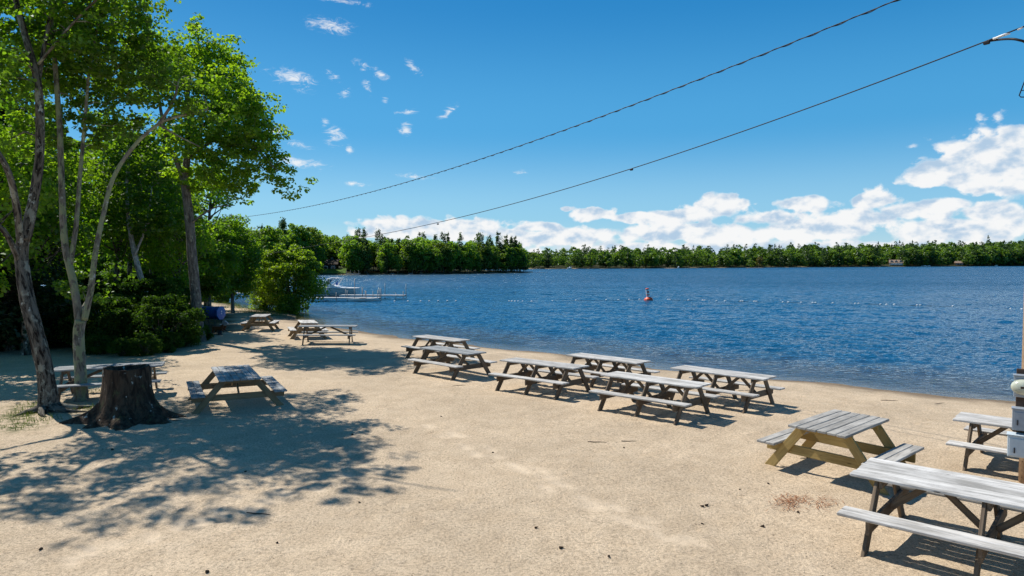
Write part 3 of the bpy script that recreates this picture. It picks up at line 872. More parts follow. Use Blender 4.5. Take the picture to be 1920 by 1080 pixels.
W1b = kind_tree('broadleaf_tree', broad_arrays(8.6, 5.0, .7, 13000, .17, 37, 50, True), 8.6, .16, M['bright_leaf'], M['bark_grey'])
for ch_ in W1b.children:
    if ch_.name.startswith('crown'): ch_.data.materials[0] = M['maple_leaf']
q = P(435, 500, 47); put(W1b, q.x, q.y, .86, 1.0, gl)
for (px, D, s_) in ((190, 50, .8), (255, 47, .7), (310, 52, .85), (350, 46, .62), (140, 46, .75), (225, 42, .5), (290, 44, .5)):
    q = P(px, 500, D); put(W1b, q.x, q.y, s_, random.uniform(0, 6.28), 'low sunlit leafy tree glowing behind the shaded thicket', 'sunlit low trees behind the thicket')
q = P(392, 500, 44); put(W1b, q.x, q.y, .80, 3.0, 'low leafy tree behind the straight grey trunk, in front of the overhanging tree')
hl = 'dark hemlock with drooping boughs at the shaded left edge of the wood'
hg = 'dark hemlocks in the wood'
for (px, D, k, s) in ((15, 26, 0, .8), (-45, 25, 1, .9), (-20, 31, 0, 1.0)):
    q = P(px, 500, D); put(HM[k], q.x, q.y, s, random.uniform(0, 6.28), hl, hg)

# understory shrubs
def shrub_proto(name, H, CW, n, size, seed, leafm, lobes=30, leafy=True, spires=0):
    root = empty(name, (0, 0, 0))
    V, Q, t, c = broad_arrays(H, CW, -.1 * H, n, size, seed, lobes, leafy, spires)
    V[:, 2] = np.maximum(V[:, 2], .02)
    mb = MB()
    for k in range(0, lobes, 2):
        cc = Vector(c[k])
        mb.tube([(random.uniform(-.15, .15), random.uniform(-.15, .15), -.15), Vector((cc.x * .35, cc.y * .35, cc.z * .5)), cc], [.03, .022, .008], 5)
    mb.build('stems', M['bark_dark'], root, smooth=True)
    link('foliage', np_mesh('foliage', V, Q, t), leafm, root)
    return root
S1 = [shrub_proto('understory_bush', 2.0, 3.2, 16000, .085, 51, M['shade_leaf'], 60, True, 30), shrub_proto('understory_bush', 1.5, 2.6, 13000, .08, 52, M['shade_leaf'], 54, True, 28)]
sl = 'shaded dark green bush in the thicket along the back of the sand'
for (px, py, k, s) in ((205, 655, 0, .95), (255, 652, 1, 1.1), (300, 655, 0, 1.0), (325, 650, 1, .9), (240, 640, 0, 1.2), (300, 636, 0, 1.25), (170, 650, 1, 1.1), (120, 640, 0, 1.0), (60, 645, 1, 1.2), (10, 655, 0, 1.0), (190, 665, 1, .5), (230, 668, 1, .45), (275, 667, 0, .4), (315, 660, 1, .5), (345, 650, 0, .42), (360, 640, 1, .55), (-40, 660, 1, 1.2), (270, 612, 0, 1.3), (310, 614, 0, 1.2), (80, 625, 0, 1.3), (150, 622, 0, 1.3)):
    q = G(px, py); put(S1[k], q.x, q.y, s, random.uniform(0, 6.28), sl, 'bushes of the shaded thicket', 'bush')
q = G(386, 638); put(S1[1], q.x, q.y, .26, 1.0, 'small round bush at the right foot of the straight grey trunk', None, 'bush')
# sunlit shore bush
SB = [shrub_proto('shore_bush', 4.6, 4.6, 24000, .13, 61, M['bush_leaf'], 110, True, 55), shrub_proto('shore_bush', 1.9, 2.6, 7000, .11, 62, M['bright_leaf'], 30)]
q = G(536, 583, -.2); put(SB[0], q.x, q.y + 1.3, 1.1, .6, 'big sunlit green bush standing at the water edge left of the dock', None, 'bush')
q = G(492, 580, -.2); put(SB[0], q.x, q.y + .8, .72, 2.6, 'rounded left shoulder of bush leaning over the end of the sand', None, 'bush')
q = G(545, 583, -.2); put(SB[1], q.x, q.y - .5, .75, .3, 'low yellow green bush in front of the big shore bush', None, 'bush')
q = G(410, 562, -.1); put(SB[1], q.x, q.y, 1.1, 1.3, 'low light green bush at the far end of the sand spit', None, 'bush')
q = G(378, 560, -.1); put(SB[1], q.x, q.y + 1, 1.25, 4.3, 'leafy bush under the overhanging tree behind the sand spit', None, 'bush')

# ---- far shores
PB = []; PP = []
for sd, lm in ((71, 'far_broad'), (72, 'far_light'), (73, 'far_broad'), (74, 'far_broad')):
    a = broad_arrays(12.5, 7.6, .5, 2600, .62, sd, 40); PB.append(kind_tree('broadleaf_tree', a, 11, .16, M[lm], M['bark_dark'], (0, 0), a[3][:8]))
for sd, Hh, cw in ((81, 13.8, 7.0), (82, 13, 6.2), (83, 14.8, 7.6)):
    a = pine_arrays(Hh, cw, 1.6, 2600, .66, sd, 13, .6, 1.1); PP.append(kind_tree('pine_tree', a, Hh, .17, M['pine'], M['bark_dark'], (0, 0), None, a[3]))
def land_at(x, y, m): return land_d(np.array([x]), np.array([y]))[0][0] > m

lb, gb_ = 'green broadleaf tree on the wooded point across the bay', 'broadleaf trees on the wooded point'
lp, gp_ = 'dark pine rising on the wooded point across the bay', 'pines on the wooded point'
CLEAR = lambda px, D: (598 < px < 650 and D < 232)
cnt = 0
def scatter_point(pxa, pxb, n, back, pine, front=0.0, s0=.75, s1=1.1):
    """trees set back from the near shore of the point, by view direction"""
    for k in range(n):
        px = random.uniform(pxa, pxb); 
        # find the shore distance along this direction
        D = None
        for d_ in range(95, 300, 2):
            q = P(px, 500, d_)
            if land_at(q.x, q.y, 1.0): D = d_; break
        if D is None: continue
        d2 = D + front + random.random() ** 1.3 * back
        q = P(px, 500, d2)
        if not land_at(q.x, q.y, .8) or CLEAR(px, d2): continue
        if random.random() < pine: put(random.choice(PP), q.x, q.y, random.uniform(s0, s1), random.uniform(0, 6.28), lp, gp_)
        else: put(random.choice(PB), q.x, q.y, random.uniform(s0 * .85, s1), random.uniform(0, 6.28), lb, gb_)
scatter_point(380, 610, 48, 34, .15, 0, .95, 1.35)
scatter_point(140, 430, 22, 40, .15, 0, .9, 1.3)
scatter_point(600, 830, 84, 26, .24, .5, .78, 1.06)
scatter_point(830, 985, 54, 18, .26, 2, .75, 1.02)
scatter_point(590, 990, 44, 3, .12, .2, .35, .6)
for (px, D, s) in ((602, 238, .95), (618, 240, 1.0), (634, 238, .9), (648, 242, 1.0), (626, 246, 1.05), (610, 250, 1.05)):
    q = P(px, 500, D); put(PB[2], q.x, q.y, s, random.uniform(0, 6), 'broadleaf tree close behind the dark cabin on the wooded point', 'trees behind the cabin')
for (px, D, s) in ((845, 243, .78), (872, 247, .82), (905, 252, .62), (942, 262, .5), (965, 266, .42)):
    q = P(px, 500, D); put(PB[1], q.x, q.y, s, random.uniform(0, 6), 'light green rounded tree at the waterline on the tip of the point', 'light trees at the tip of the point')
for (px, D, s) in ((838, 250, 1.02), (895, 256, 1.05), (935, 262, 1.1), (948, 264, 1.02), (965, 268, 1.0)):
    q = P(px, 500, D); put(PP[0], q.x, q.y, s, random.uniform(0, 6), 'tall pine standing above the others on the tip of the point', 'tall pines at the tip of the point')

# far shore: first rows as trees, the slope behind as one wood
def merged(kind, n, seed, trunk=True):
    if kind == 'p': a = pine_arrays(13.5, 7.6, .8, n, 1.2, seed, 11, .45, .8)
    else: a = broad_arrays(12, 9.5, .2, n, 1.3, seed, 22)
    me = None
    V, Q, t = a[:3]
    return V, Q, t
FB = [merged('b', 520, 90 + i) for i in range(4)]; FPn = [merged('p', 520, 95 + i) for i in range(4)]
def far_shore(x): 
    xs = [-60, 13, 70, 140, 212, 300, 420, 587, 800, 1100]; ys = [410, 425, 455, 505, 565, 620, 700, 800, 880, 940]
    return float(np.interp(x, xs, ys))
def far_mesh(arr, kind):
    V, Q, t = arr
    mb = MB(); mb.tube([(0, 0, -.5), (0, 0, 8)], [.25, .1], 5)
    Vt = np.array(mb.v); n = len(V)
    qt = np.array([f for f in mb.f if len(f) == 4]) + n
    me = np_mesh(kind, np.vstack([V, Vt]), np.vstack([Q, qt]), np.append(t, np.zeros(len(qt))), np.append(np.zeros(len(Q)), np.ones(len(qt))))
    return me
fbm_ = [far_mesh(a, 'broadleaf_tree') for a in FB]; fpm_ = [far_mesh(a, 'pine_tree') for a in FPn]
for m_ in fbm_: m_.materials.append(M['shore_leaf']); m_.materials.append(M['bark_dark'])
for m_ in fpm_: m_.materials.append(M['shore_pine']); m_.materials.append(M['bark_dark'])
def hscale(x): return .80 + max(x, 0) / 600 * .80
def gapz(x):  # keep house plots open
    D = far_shore(x); px = 960 + F * x / D
    return (1662 < px < 1698) or (1788 < px < 1808)
nb = npn = 0
for k in range(190):
    x_ = -20 + 640 * (k / 190) ** .92 + random.uniform(-3, 3)
    if gapz(x_): continue
    y_ = far_shore(x_) + random.uniform(1, 14)
    pine = random.random() < .30
    me_ = random.choice(fpm_ if pine else fbm_)
    o = bpy.data.objects.new('pine_tree' if pine else 'broadleaf_tree', me_); COL.objects.link(o)
    s = hscale(x_) * random.choice((.62, .8, .95, 1.1, 1.22)) * random.uniform(.92, 1.08) * (1 if pine else .9)
    o.location = (x_, y_, gz(x_, y_)); o.scale = (s, s, s * random.uniform(.9, 1.1)); o.rotation_euler = (0, 0, random.uniform(0, 6.28))
    if pine: tag(o, 'dark pine along the far lake shore beyond the buoy', 'tree', 'pines along the far shore')
    else: tag(o, 'rounded broadleaf tree along the far lake shore beyond the buoy', 'tree', 'broadleaf trees along the far shore')
def stuff_wood(name, spots, label, mats):
    Vs = []; Qs = []; ts = []; ms = []; n = 0
    for (x_, y_, s, pine) in spots:
        V, Q, t = random.choice(FPn if pine else FB)
        a = random.uniform(0, 6.28); ca, sa = math.cos(a), math.sin(a)
        W = np.stack([(V[:, 0] * ca - V[:, 1] * sa) * s + x_, (V[:, 0] * sa + V[:, 1] * ca) * s + y_, V[:, 2] * s * random.uniform(.9, 1.1) + gz(x_, y_)], 1)
        Vs.append(W); Qs.append(Q + n); n += len(W); ts.append(np.clip(t * .8 + random.uniform(-.1, .3), 0, 1)); ms.append(np.full(len(Q), 1 if pine else 0))
    me = np_mesh(name, np.concatenate(Vs), np.concatenate(Qs), np.concatenate(ts), np.concatenate(ms))
    o = link(name, me, mats); tag(o, label, 'forest', None, 'stuff')
spots = []
for k in range(1150):
    x_ = random.uniform(-60, 760); y_ = far_shore(x_) + 9 + random.random() ** 1.2 * 110
    D = y_; px = 960 + F * x_ / D
    if gapz(x_) and y_ < far_shore(x_) + 34: continue
    spots.append((x_, y_, hscale(x_) * random.choice((.72, .85, .98, 1.1, 1.22)), random.random() < .26))
stuff_wood('far_forest', spots, 'dense mixed forest covering the slopes behind the far shore', [M['shore_leaf'], M['shore_pine']])
spots = []
for k in range(260):
    px = random.uniform(250, 980); D = random.uniform(150, 300)
    q = P(px, 500, D)
    ins = signed(WOODP, np.array([q.x]), np.array([q.y]))[0]
    if ins < 16: continue
    spots.append((q.x, q.y, random.uniform(.78, 1.0), random.random() < .25))
stuff_wood('inner_forest', spots, 'mixed forest filling the inside of the wooded point', [M['far_broad'], M['pine']])

# small island with a rusty tree in front of the far shore
for (px, D, s, mt, lab) in ((1407, 505, .62, M['far_light'], 'light green tree on the small islet before the far shore'), (1424, 506, .70, M['rust_leaf'], 'rust brown tinted tree on the small islet before the far shore')):
    q = P(px, 500, D)
    me_ = FB[0] if px < 1420 else FB[1]
    mm = far_mesh(me_, 'islet_tree'); mm.materials.append(mt); mm.materials.append(M['bark_dark'])
    o = bpy.data.objects.new('islet_tree', mm); COL.objects.link(o); o.location = (q.x, q.y, WZ + .3); o.scale = (s * 1.25, s * 1.25, s)
    tag(o, lab, 'tree')
mb = MB(); q = P(1416, 500, 505)
pr = [(7.5, -1.2), (6.4, .1), (4, .45), (2, .6), (.1, .65)]
mb.lathe(pr, 20, (q.x, q.y, WZ)); o = mb.build('islet', M['rock'], smooth=True); tag(o, kind='structure')

# ------------------------------------------------------------------ stump
st_ = stand(240, 786); root = empty('tree_stump', st_, 0, 'broad weathered tree stump with hollow top and spreading roots', 'stump')
mb = MB(); n = 40; vs = []; fs = []; bc = []
lev = [-.15, 0, .06, .14, .25, .4, .6, .85, 1.05, 1.10]
ra = [.86, .76, .67, .60, .55, .51, .475, .45, .44, .43]
rootdirs = [(.2, .9), (1.3, .5), (2.6, 1.0), (3.5, 1.25), (4.3, .55), (5.1, .8), (5.9, 1.1)]
for k, (zz, r) in enumerate(zip(lev, ra)):
    for i in range(n):
        an = 2 * math.pi * i / n
        rr = r * (1 + .02 * math.sin(an * 9) + .025 * math.sin(an * 4 + 1) + random.uniform(-.012, .012))
        fl = max(0, 1 - max(zz, 0) / .55) ** 2.4
        for (ra_, am) in rootdirs:
            dd = math.atan2(math.sin(an - ra_), math.cos(an - ra_)); rr += am * .44 * fl * math.exp(-(dd / .20) ** 2)
        vs.append((rr * math.cos(an), rr * math.sin(an), zz + (.02 * math.sin(an * 2 + .5) + .012 * math.sin(an * 7) if k >= 8 else 0))); bc.append((rr * math.cos(an), rr * math.sin(an), zz))
for k in range(len(lev) - 1):
    for i in range(n):
        j = (i + 1) % n; fs.append((k * n + i, k * n + j, (k + 1) * n + j, (k + 1) * n + i))
mb.add(vs, fs, bc); mb.build('stump_body', M['bark_stump'], root, smooth=True)
mb = MB(); vs = []; fs = []
for (r, zz) in ((.43, 1.10), (.375, 1.105), (.345, 1.04), (.32, .97), (.12, .95)):
    for i in range(n):
        an = 2 * math.pi * i / n
        vs.append((r * math.cos(an), r * math.sin(an), zz + .02 * math.sin(an * 2 + .5)))
for k in range(4):
    for i in range(n):
        j = (i + 1) % n; fs.append((k * n + i, k * n + j, (k + 1) * n + j, (k + 1) * n + i))
fs.append(tuple(4 * n + i for i in range(n)))
mb.add(vs, fs); mb.build('hollow_top', M['bark_stump'], root)

# surface roots beside the dark maple
mb = MB()
for (a, L) in ((.1, .9), (-.6, .9), (2.6, .6), (3.6, .7), (-1.6, .7), (1.2, .6)):
    pts = [Vector((bA.x, bA.y, 0)) + Vector((math.cos(a + .15 * k) * L * (k / 4 + .12), math.sin(a + .15 * k) * L * (k / 4 + .12), 0)) for k in range(5)]
    for k, p in enumerate(pts): p.z = gz(p.x, p.y) + .05 * (1 - k / 4) * 2 - .03
    mb.tube(pts, [.15, .10, .07, .045, .02], 8, wob=.1)
for o in bpy.data.objects:
    if o.name == 'maple_tree':
        mb.v = [(v[0] - o.location.x, v[1] - o.location.y, v[2] - o.location.z) for v in mb.v]
        mb.build('root', M['bark_dark'], o, smooth=True)

# grass tufts around the trunks
def grass_patch(centres, n, hmin, hmax, rad):
    V = []; Q = []; k = 0; T = []
    for (cx, cy) in centres:
        for i in range(n):
            x_ = cx + random.gauss(0, rad); y_ = cy + random.gauss(0, rad * .8); z_ = gz(x_, y_) - .01
            a = random.uniform(0, 6.28); h = random.uniform(hmin, hmax); w = .006; lx = random.gauss(0, .4) * h; ly = random.gauss(0, .4) * h
            dx, dy = math.cos(a) * w, math.sin(a) * w
            V += [(x_ - dx, y_ - dy, z_), (x_ + dx, y_ + dy, z_), (x_ + dx * .3 + lx, y_ + dy * .3 + ly, z_ + h), (x_ - dx * .3 + lx, y_ - dy * .3 + ly, z_ + h)]
            Q.append((k, k + 1, k + 2, k + 3)); k += 4; T.append(random.random())
    me = np_mesh('grass', np.array(V), np.array(Q), np.array(T))
    tag(link('grass', me, M['grass']), 'thin grass tufts growing around the tree roots and along the shore', 'grass', None, 'stuff')
gc = [G(px, py) for px, py in ((40, 785), (55, 772), (30, 800), (65, 760), (75, 790), (48, 778), (160, 768), (185, 735))]
gc2 = [G(px, py, -.2) for px, py in ((450, 578), (470, 586), (500, 590), (430, 566), (445, 570), (520, 590), (400, 560), (485, 588))]
grass_patch([(p.x, p.y) for p in gc], 80, .04, .12, .2)
grass_patch([(p.x, p.y) for p in gc2], 260, .1, .35, .6)

# ------------------------------------------------------------------ utility pole with boxes
pb = Vector((8.0, 10.42, gz(8.0, 10.42)))
PR = -math.atan2(pb.x, pb.y)
pole = empty('utility_pole', pb, PR, 'wooden utility pole with meter and grey boxes at the right edge', 'utility pole')
mb = MB(); pth = [(0, 0, -.4), (0, 0, 1), (0, 0, 2.2), (0, 0, 4), (0, 0, 6.5), (0.0, 0, 9.4)]
mb.tube(pth, [.15, .148, .145, .14, .13, .115], 18, wob=.015)
mb.build('post', M['pole_wood'], pole, smooth=True)
def at_(px, py, D):
    """point seen at px,py on the plane facing the beach, D = offset along the pole's own y axis + pb.y"""
    off = D - pb.y
    n_ = Vector((math.sin(-PR) , math.cos(PR), 0)); d_ = ray(px, py); o_ = Vector((0, 0, CAMZ))
    p = o_ + d_ * ((pb + n_ * off - o_).dot(n_) / d_.dot(n_)) - pb
    return Matrix.Rotation(-PR, 3, 'Z') @ p
yF = -.19
def pbox(name, x0, x1, y0, y1, mat, dep=.16, lid=True, dy=0.0):
    a = at_(x0, y0, pb.y + yF - dep + dy); b = at_(x1, y1, pb.y + yF - dep + dy)
    mb = MB(); cx, cz = (a.x + b.x) / 2, (a.z + b.z) / 2; w, h = abs(b.x - a.x), abs(a.z - b.z)
    mb.box((cx, yF - dep / 2 + dy, cz), (w, dep, h), ch=.008)
    if lid:
        mb.box((cx, yF - dep / 2 - .006 + dy, cz + h / 2 + .006), (w + .02, dep + .03, .014), ch=.003)
        mb.box((cx, yF - dep - .007 + dy, cz - .01), (w - .05, .012, h - .07), ch=.004)
    return mb.build(name, mat, pole)
pbox('backing_board', 1906, 1950, 691, 850, M['backing_wood'], .03, False, .03)
pbox('meter_box', 1901, 1944, 704, 748, M['grey_metal'], .14)
pbox('junction_box', 1898, 1948, 766, 812, M['grey_metal'], .16)
pbox('breaker_box', 1889, 1952, 815, 864, M['pale_metal'], .20)
mc = at_(1920, 726, pb.y + yF - .16)
mb_m = mb = MB(); mb.lathe([(.155, -.02), (.165, .0), (.16, .05), (.13, .10), (.05, .12), (.01, .122)], 24, (mc.x, yF - .155, mc.z), Matrix.Rotation(R(90), 4, 'X') @ Matrix.Diagonal((1, .72, 1, 1)))
for (bx_, bz_, dp_) in ((1908, 790, .16), (1902, 842, .20)):
    q_ = at_(bx_, bz_, pb.y + yF - dp_); mb = MB(); mb.box((q_.x, yF - dp_ - .02, q_.z), (.018, .02, .05), ch=.003); mb.tube([(q_.x, yF - dp_ - .03, q_.z - .02), (q_.x, yF - dp_ - .03, q_.z - .055)], [.010, .010], 6); mb.build('latch', M['dark_metal'], pole)
mt_ = mb_m.build('electric_meter', M['meter_glass'], pole, smooth=True)
mb = MB(); mb.box((mc.x + .01, yF - .272, mc.z + .005), (.10, .01, .035), ch=.002); mb.build('meter_dial', M['backing_wood'], mt_)
mb = MB(); mb.tube([(.0, -.16, .3), (.0, -.16, 1.1)], [.02, .02], 8); mb.tube([(.05, -.165, 1.9), (.05, -.165, 6.2), (.02, -.17, 6.6)], [.022, .022, .022], 8)
mb.build('conduit', M['pipe_metal'], pole, smooth=True)
tri = [at_(1922, 150, pb.y - .2), at_(1911, 179, pb.y - .2), at_(1914, 182, pb.y - .2), at_(1935, 182, pb.y - .2)]
mb = MB(); mb.tube(tri, [.008] * 4, 6); mb.tube([at_(1914, 170, pb.y - .2), at_(1935, 168, pb.y - .2)], [.006, .006], 6); mb.tube([(.0, -.1, tri[0].z), tuple(tri[0])], [.012, .01], 6)
mb.build('wire_bracket', M['black_rubber'], pole)
mb = MB(); ins = at_(1930, 48, pb.y - .1)
mb.lathe([(.03, -.06), (.045, -.03), (.025, 0), (.045, .03), (.02, .06)], 12, tuple(ins)); mb.tube([tuple(ins), (0, 0, ins.z)], [.015, .015], 6)
mb.build('insulator', M['dark_metal'], pole)

# overhead wires, hung in the vertical plane from this pole to one beyond the wood
p0 = pb.copy(); p1 = Vector((P(420, 450, 58).x, 58, 0))
nrm = Vector((-(p1.y - p0.y), p1.x - p0.x, 0)).normalized()
def on_plane(px, py):
    d_ = ray(px, py); o_ = Vector((0, 0, CAMZ))
    return o_ + d_ * ((p0 - o_).dot(nrm) / d_.dot(nrm))
def wire_pts(px):
    pts = [on_plane(*q) for q in px]
    # sag curve: height as a quadratic of distance along the span
    s = np.array([(p.xy - p0.xy).length for p in pts]); zz = np.array([p.z for p in pts])
    co = np.polyfit(s, zz, 3)
    ss = np.linspace(0.0, (p1.xy - p0.xy).length, 120)
    dirv = (p1 - p0); dirv.z = 0; dirv.normalize()
    return [Vector((p0.x + dirv.x * a, p0.y + dirv.y * a, float(np.polyval(co, a)))) for a in ss]
w1 = wire_pts([(513, 399), (620, 378.7), (858, 311.8), (1026, 255.5), (1172, 200), (1340, 141), (1500, 75), (1675, 0)])
mb = MB(); mb.tube(w1, [.010] * len(w1), 6)
fine = [w1[0].lerp(w1[1], 0)]
hel = []
for k in range(len(w1) - 1):
    for j in range(10):
        p = w1[k].lerp(w1[k + 1], j / 10); a = (k * 10 + j) * .55
        hel.append(p + Vector((math.cos(a) * .012, 0, math.sin(a) * .015 - .008)))
mb.tube(hel, [.009] * len(hel), 5)
tag(mb.build('power_cable', M['black_rubber'], smooth=True), 'twisted overhead cable, the higher of the two lines crossing the sky', 'cable')
w2px = [(640, 453), (700, 441), (821, 418.7), (1019.5, 364.5), (1184, 316.5), (1331, 269), (1520.5, 200), (1700, 133), (1850, 78)]
w2 = wire_pts(w2px)
e = empty('telephone_cable', w2[0], 0, 'smooth black overhead cable, the lower of the two lines crossing the sky', 'cable')
mb = MB(); mb.tube([p - w2[0] for p in w2], [.0105] * len(w2), 6); mb.build('cable', M['black_rubber'], e, smooth=True)
for q in ((1184, 317), (821, 419.5), (1850, 79)):
    p = on_plane(*q); mb = MB(); mb.box(p - w2[0] + Vector((0, 0, -.012)), (.09, .05, .05), R(125)); mb.build('splice', M['black_rubber'], e)
c0 = on_plane(1853, 77); loop = [c0] + [P(px, py, D_) for px, py, D_ in ((1872, 74.5, c0.y - .1), (1893, 73, 10.5), (1910, 75, 10.35), (1925, 82, 10.3), (1936, 110, 10.28))]
mb = MB(); mb.tube([p - w2[0] for p in smooth_path(loop, 5)], [.018] * 26, 8); mb.build('drip_loop', M['black_rubber'], e, smooth=True)
mb = MB(); sl_ = [on_plane(1862, 73) , on_plane(1884, 65), on_plane(1894, 63)]
mb.tube([p - w2[0] for p in sl_], [.018, .022, .010], 8); mb.tube([p - w2[0] + Vector((0, 0, 0)) for p in (on_plane(1908, 56), on_plane(1918, 51))], [.012, .014], 8); mb.build('white_sleeve', M['white_paint'], e, smooth=True)

# ------------------------------------------------------------------ buoy and swim line
def W(px, py): return G(px, py, WZ)
bq = W(1216, 563)
b = empty('marker_buoy', bq, 0, 'orange and white marker buoy tilted on the swim line', 'buoy'); b.rotation_euler = (R(4), R(-8), 0)
mb = MB(); mb.lathe([(.02, -.3), (.3, -.22), (.43, -.05), (.45, .08), (.38, .22), (.2, .32), (.17, .34)], 24); mb.build('float_collar', M['orange'], b, smooth=True)
mb = MB(); mb.lathe([(.165, .30), (.165, .36), (.16, 1.12), (.16, 1.13)], 20); mb.build('column', M['white_paint'], b, smooth=True)
mb = MB(); mb.lathe([(.165, 1.12), (.172, 1.13), (.172, 1.20), (.16, 1.22), (.03, 1.23)], 20); mb.build('cap', M['orange'], b, smooth=True)
mb = MB(); mb.lathe([(.168, .52), (.171, .53), (.171, .6), (.168, .61)], 20); mb.build('lower_band', M['orange'], b, smooth=True)
mb = MB(); mb.prism([(0, .13), (.13, 0), (0, -.13), (-.13, 0), (-.095, 0), (0, .095)][:4], .01, Matrix.Translation((.02, -.168, .87))); mb.build('diamond_mark', M['orange'], b)
fl = [(740, 564.5), (765, 564.5), (789, 564.5), (805, 564.3), (822, 564), (839, 564), (855, 564), (955, 564.5), (960, 564.6), (966, 564.6), (972, 564.7), (980, 564.8), (997, 564.8), (1036, 564), (1080, 563), (1137, 562), (1160, 562), (1180, 561.6), (1199, 561.2),
      (1223, 561.5), (1252.5, 561.5), (1256.5, 561.6), (1291, 562.5), (1317.5, 562.8), (1321.5, 562.9), (1344, 564), (1360, 563.8), (1389, 564.5), (1393, 564.5), (1414.5, 565), (1418.5, 565.2), (1468, 566.2), (1478, 566.3), (1502.5, 567), (1524, 567.5), (1529.5, 567.6), (1561.5, 568),
      (1604, 569), (1610, 569), (1651, 570.3), (1662.5, 571), (1677, 570.8), (1720, 572), (1725.5, 572), (1787, 574), (1895.5, 578.6), (1916, 579.8)]
mb = MB(); mb.lathe([(.03, -.09), (.06, -.07), (.072, -.03), (.072, .03), (.06, .07), (.03, .09)], 12, M=Matrix.Rotation(R(90), 4, 'Y'))
proto = mb.build('swim_float', M['white_paint'], smooth=True)
for k, (px, py) in enumerate(fl):
    o = proto if k == 0 else proto.copy()
    if k: COL.objects.link(o)
    q = W(px, py + .9); o.location = (q.x, q.y, WZ + .03); o.rotation_euler = (0, random.uniform(-.2, .2), random.uniform(-.4, .4))
    tag(o, 'small white float bobbing on the swimming area line', 'float', 'white floats of the swimming line')
mb = MB(); pts = []
for (px, py) in fl[7:]:
    q = W(px, py + .9); pts.append(Vector((q.x, q.y, WZ + .005)))
mb.tube(pts, [.014] * len(pts), 6)
tag(mb.build('float_rope', M['rope'], smooth=True), 'dark rope stringing the swim floats together on the water', 'rope')

# ------------------------------------------------------------------ docks, boats
def dock(x0, y0, x1, y1, w, label, piles, h=.32):
    r = empty('dock', (x0, y0, WZ), math.atan2(y1 - y0, x1 - x0), label, 'dock', 'docks by the shore bush')
    L = math.hypot(x1 - x0, y1 - y0)
    mb = MB()
    nb_ = int(L / .16)
    for k in range(nb_): mb.board(((k + .5) * L / nb_, -w / 2, h), ((k + .5) * L / nb_, w / 2, h), L / nb_ - .012, .035, ch=.004)
    mb.build('deck', M['aluminium'], r)
    mb = MB()
    for s in (-1, 1): mb.board((0, s * (w / 2 - .03), h - .09), (L, s * (w / 2 - .03), h - .09), .05, .12)
    mb.build('deck_frame', M['white_paint'], r)
    for (f_, s, hh) in piles:
        mb = MB(); mb.tube([(f_ * L, s * (w / 2 + .035), -1.2), (f_ * L, s * (w / 2 + .035), hh)], [.035, .035], 8); mb.build('piling', M['pipe_metal'], r, smooth=True)
    return r
Dn = 67.5
xn0, xn1 = P(570, 560, Dn).x, P(712, 560, Dn).x
dock(xn0, Dn, xn1, Dn, 1.3, 'nearer white framed dock running out from behind the bush', [(.28, -1, 1.9), (.28, 1, 1.3), (.45, -1, .9), (.65, 1, 2.2), (.69, -1, 1.4), (.79, 1, 1.0), (.84, -1, 1.0), (.93, -1, 1.0), (1.0, 1, 1.2), (.99, -1, 1.1), (.55, 1, 1.0)])
Df = 72
xf0, xf1 = P(640, 560, Df).x, P(760, 560, Df - .5).x
dock(xf0, Df, xf1, Df - .5, 1.2, 'farther narrow dock reaching the most to the right', [(.1, -1, 1.0), (.3, 1, 1.2), (.36, -1, 1.1), (.56, 1, 1.2), (.63, -1, 1.1), (.66, 1, 1.6), (.83, 1, .6), (.99, 1, 1.5), (.99, -1, .8)], .38)
# white kayak moored along the dock
def hull(L, w, h, secs=12, bow=.9, m=10, sheer=.25, stern_w=.75):
    """lofted hull along +x, bow at +x"""
    vs = []; fs = []
    for k in range(secs + 1):
        u = k / secs
        hw = w / 2 * (stern_w + (1 - stern_w) * min(1, u * 2.2)) * (1 - max(0, (u - .45) / .55) ** 2.2)
        hw = max(hw, .01)
        top = h * (1 + sheer * u * u); kl = -.25 * h + .5 * h * max(0, (u - .7) / .3) ** 2
        for i in range(m + 1):
            a = -1 + 2 * i / m
            yy = hw * a; zz = kl + (top - kl) * abs(a) ** 2.6
            vs.append((u * L - L / 2, yy, zz))
    n = m + 1
    for k in range(secs):
        for i in range(m): fs.append((k * n + i, (k + 1) * n + i, (k + 1) * n + i + 1, k * n + i + 1))
    fs.append(tuple(range(m + 1)))
    for k in range(secs):
        a, b_, c_, d_ = k * n, (k + 1) * n, (k + 1) * n + m, k * n + m
        fs.append((d_, c_, b_, a))
    return vs, fs
ky = empty('kayak', (P(682, 560, Dn - 1).x, Dn - .95, WZ), R(2), 'white kayak floating against the nearer dock', 'kayak')
vs, fs = hull(2.9, .68, .26, bow=1, stern_w=.15); mb = MB(); mb.add(vs, fs); mb.build('hull', M['white_paint'], ky, smooth=False)
mb = MB(); mb.lathe([(.2, .285), (.24, .30), (.24, .315), (.2, .32)], 14, (-.1, 0, 0), Matrix.Diagonal((1.7, 1, 1, 1))); mb.build('cockpit_rim', M['black_canvas'], ky)
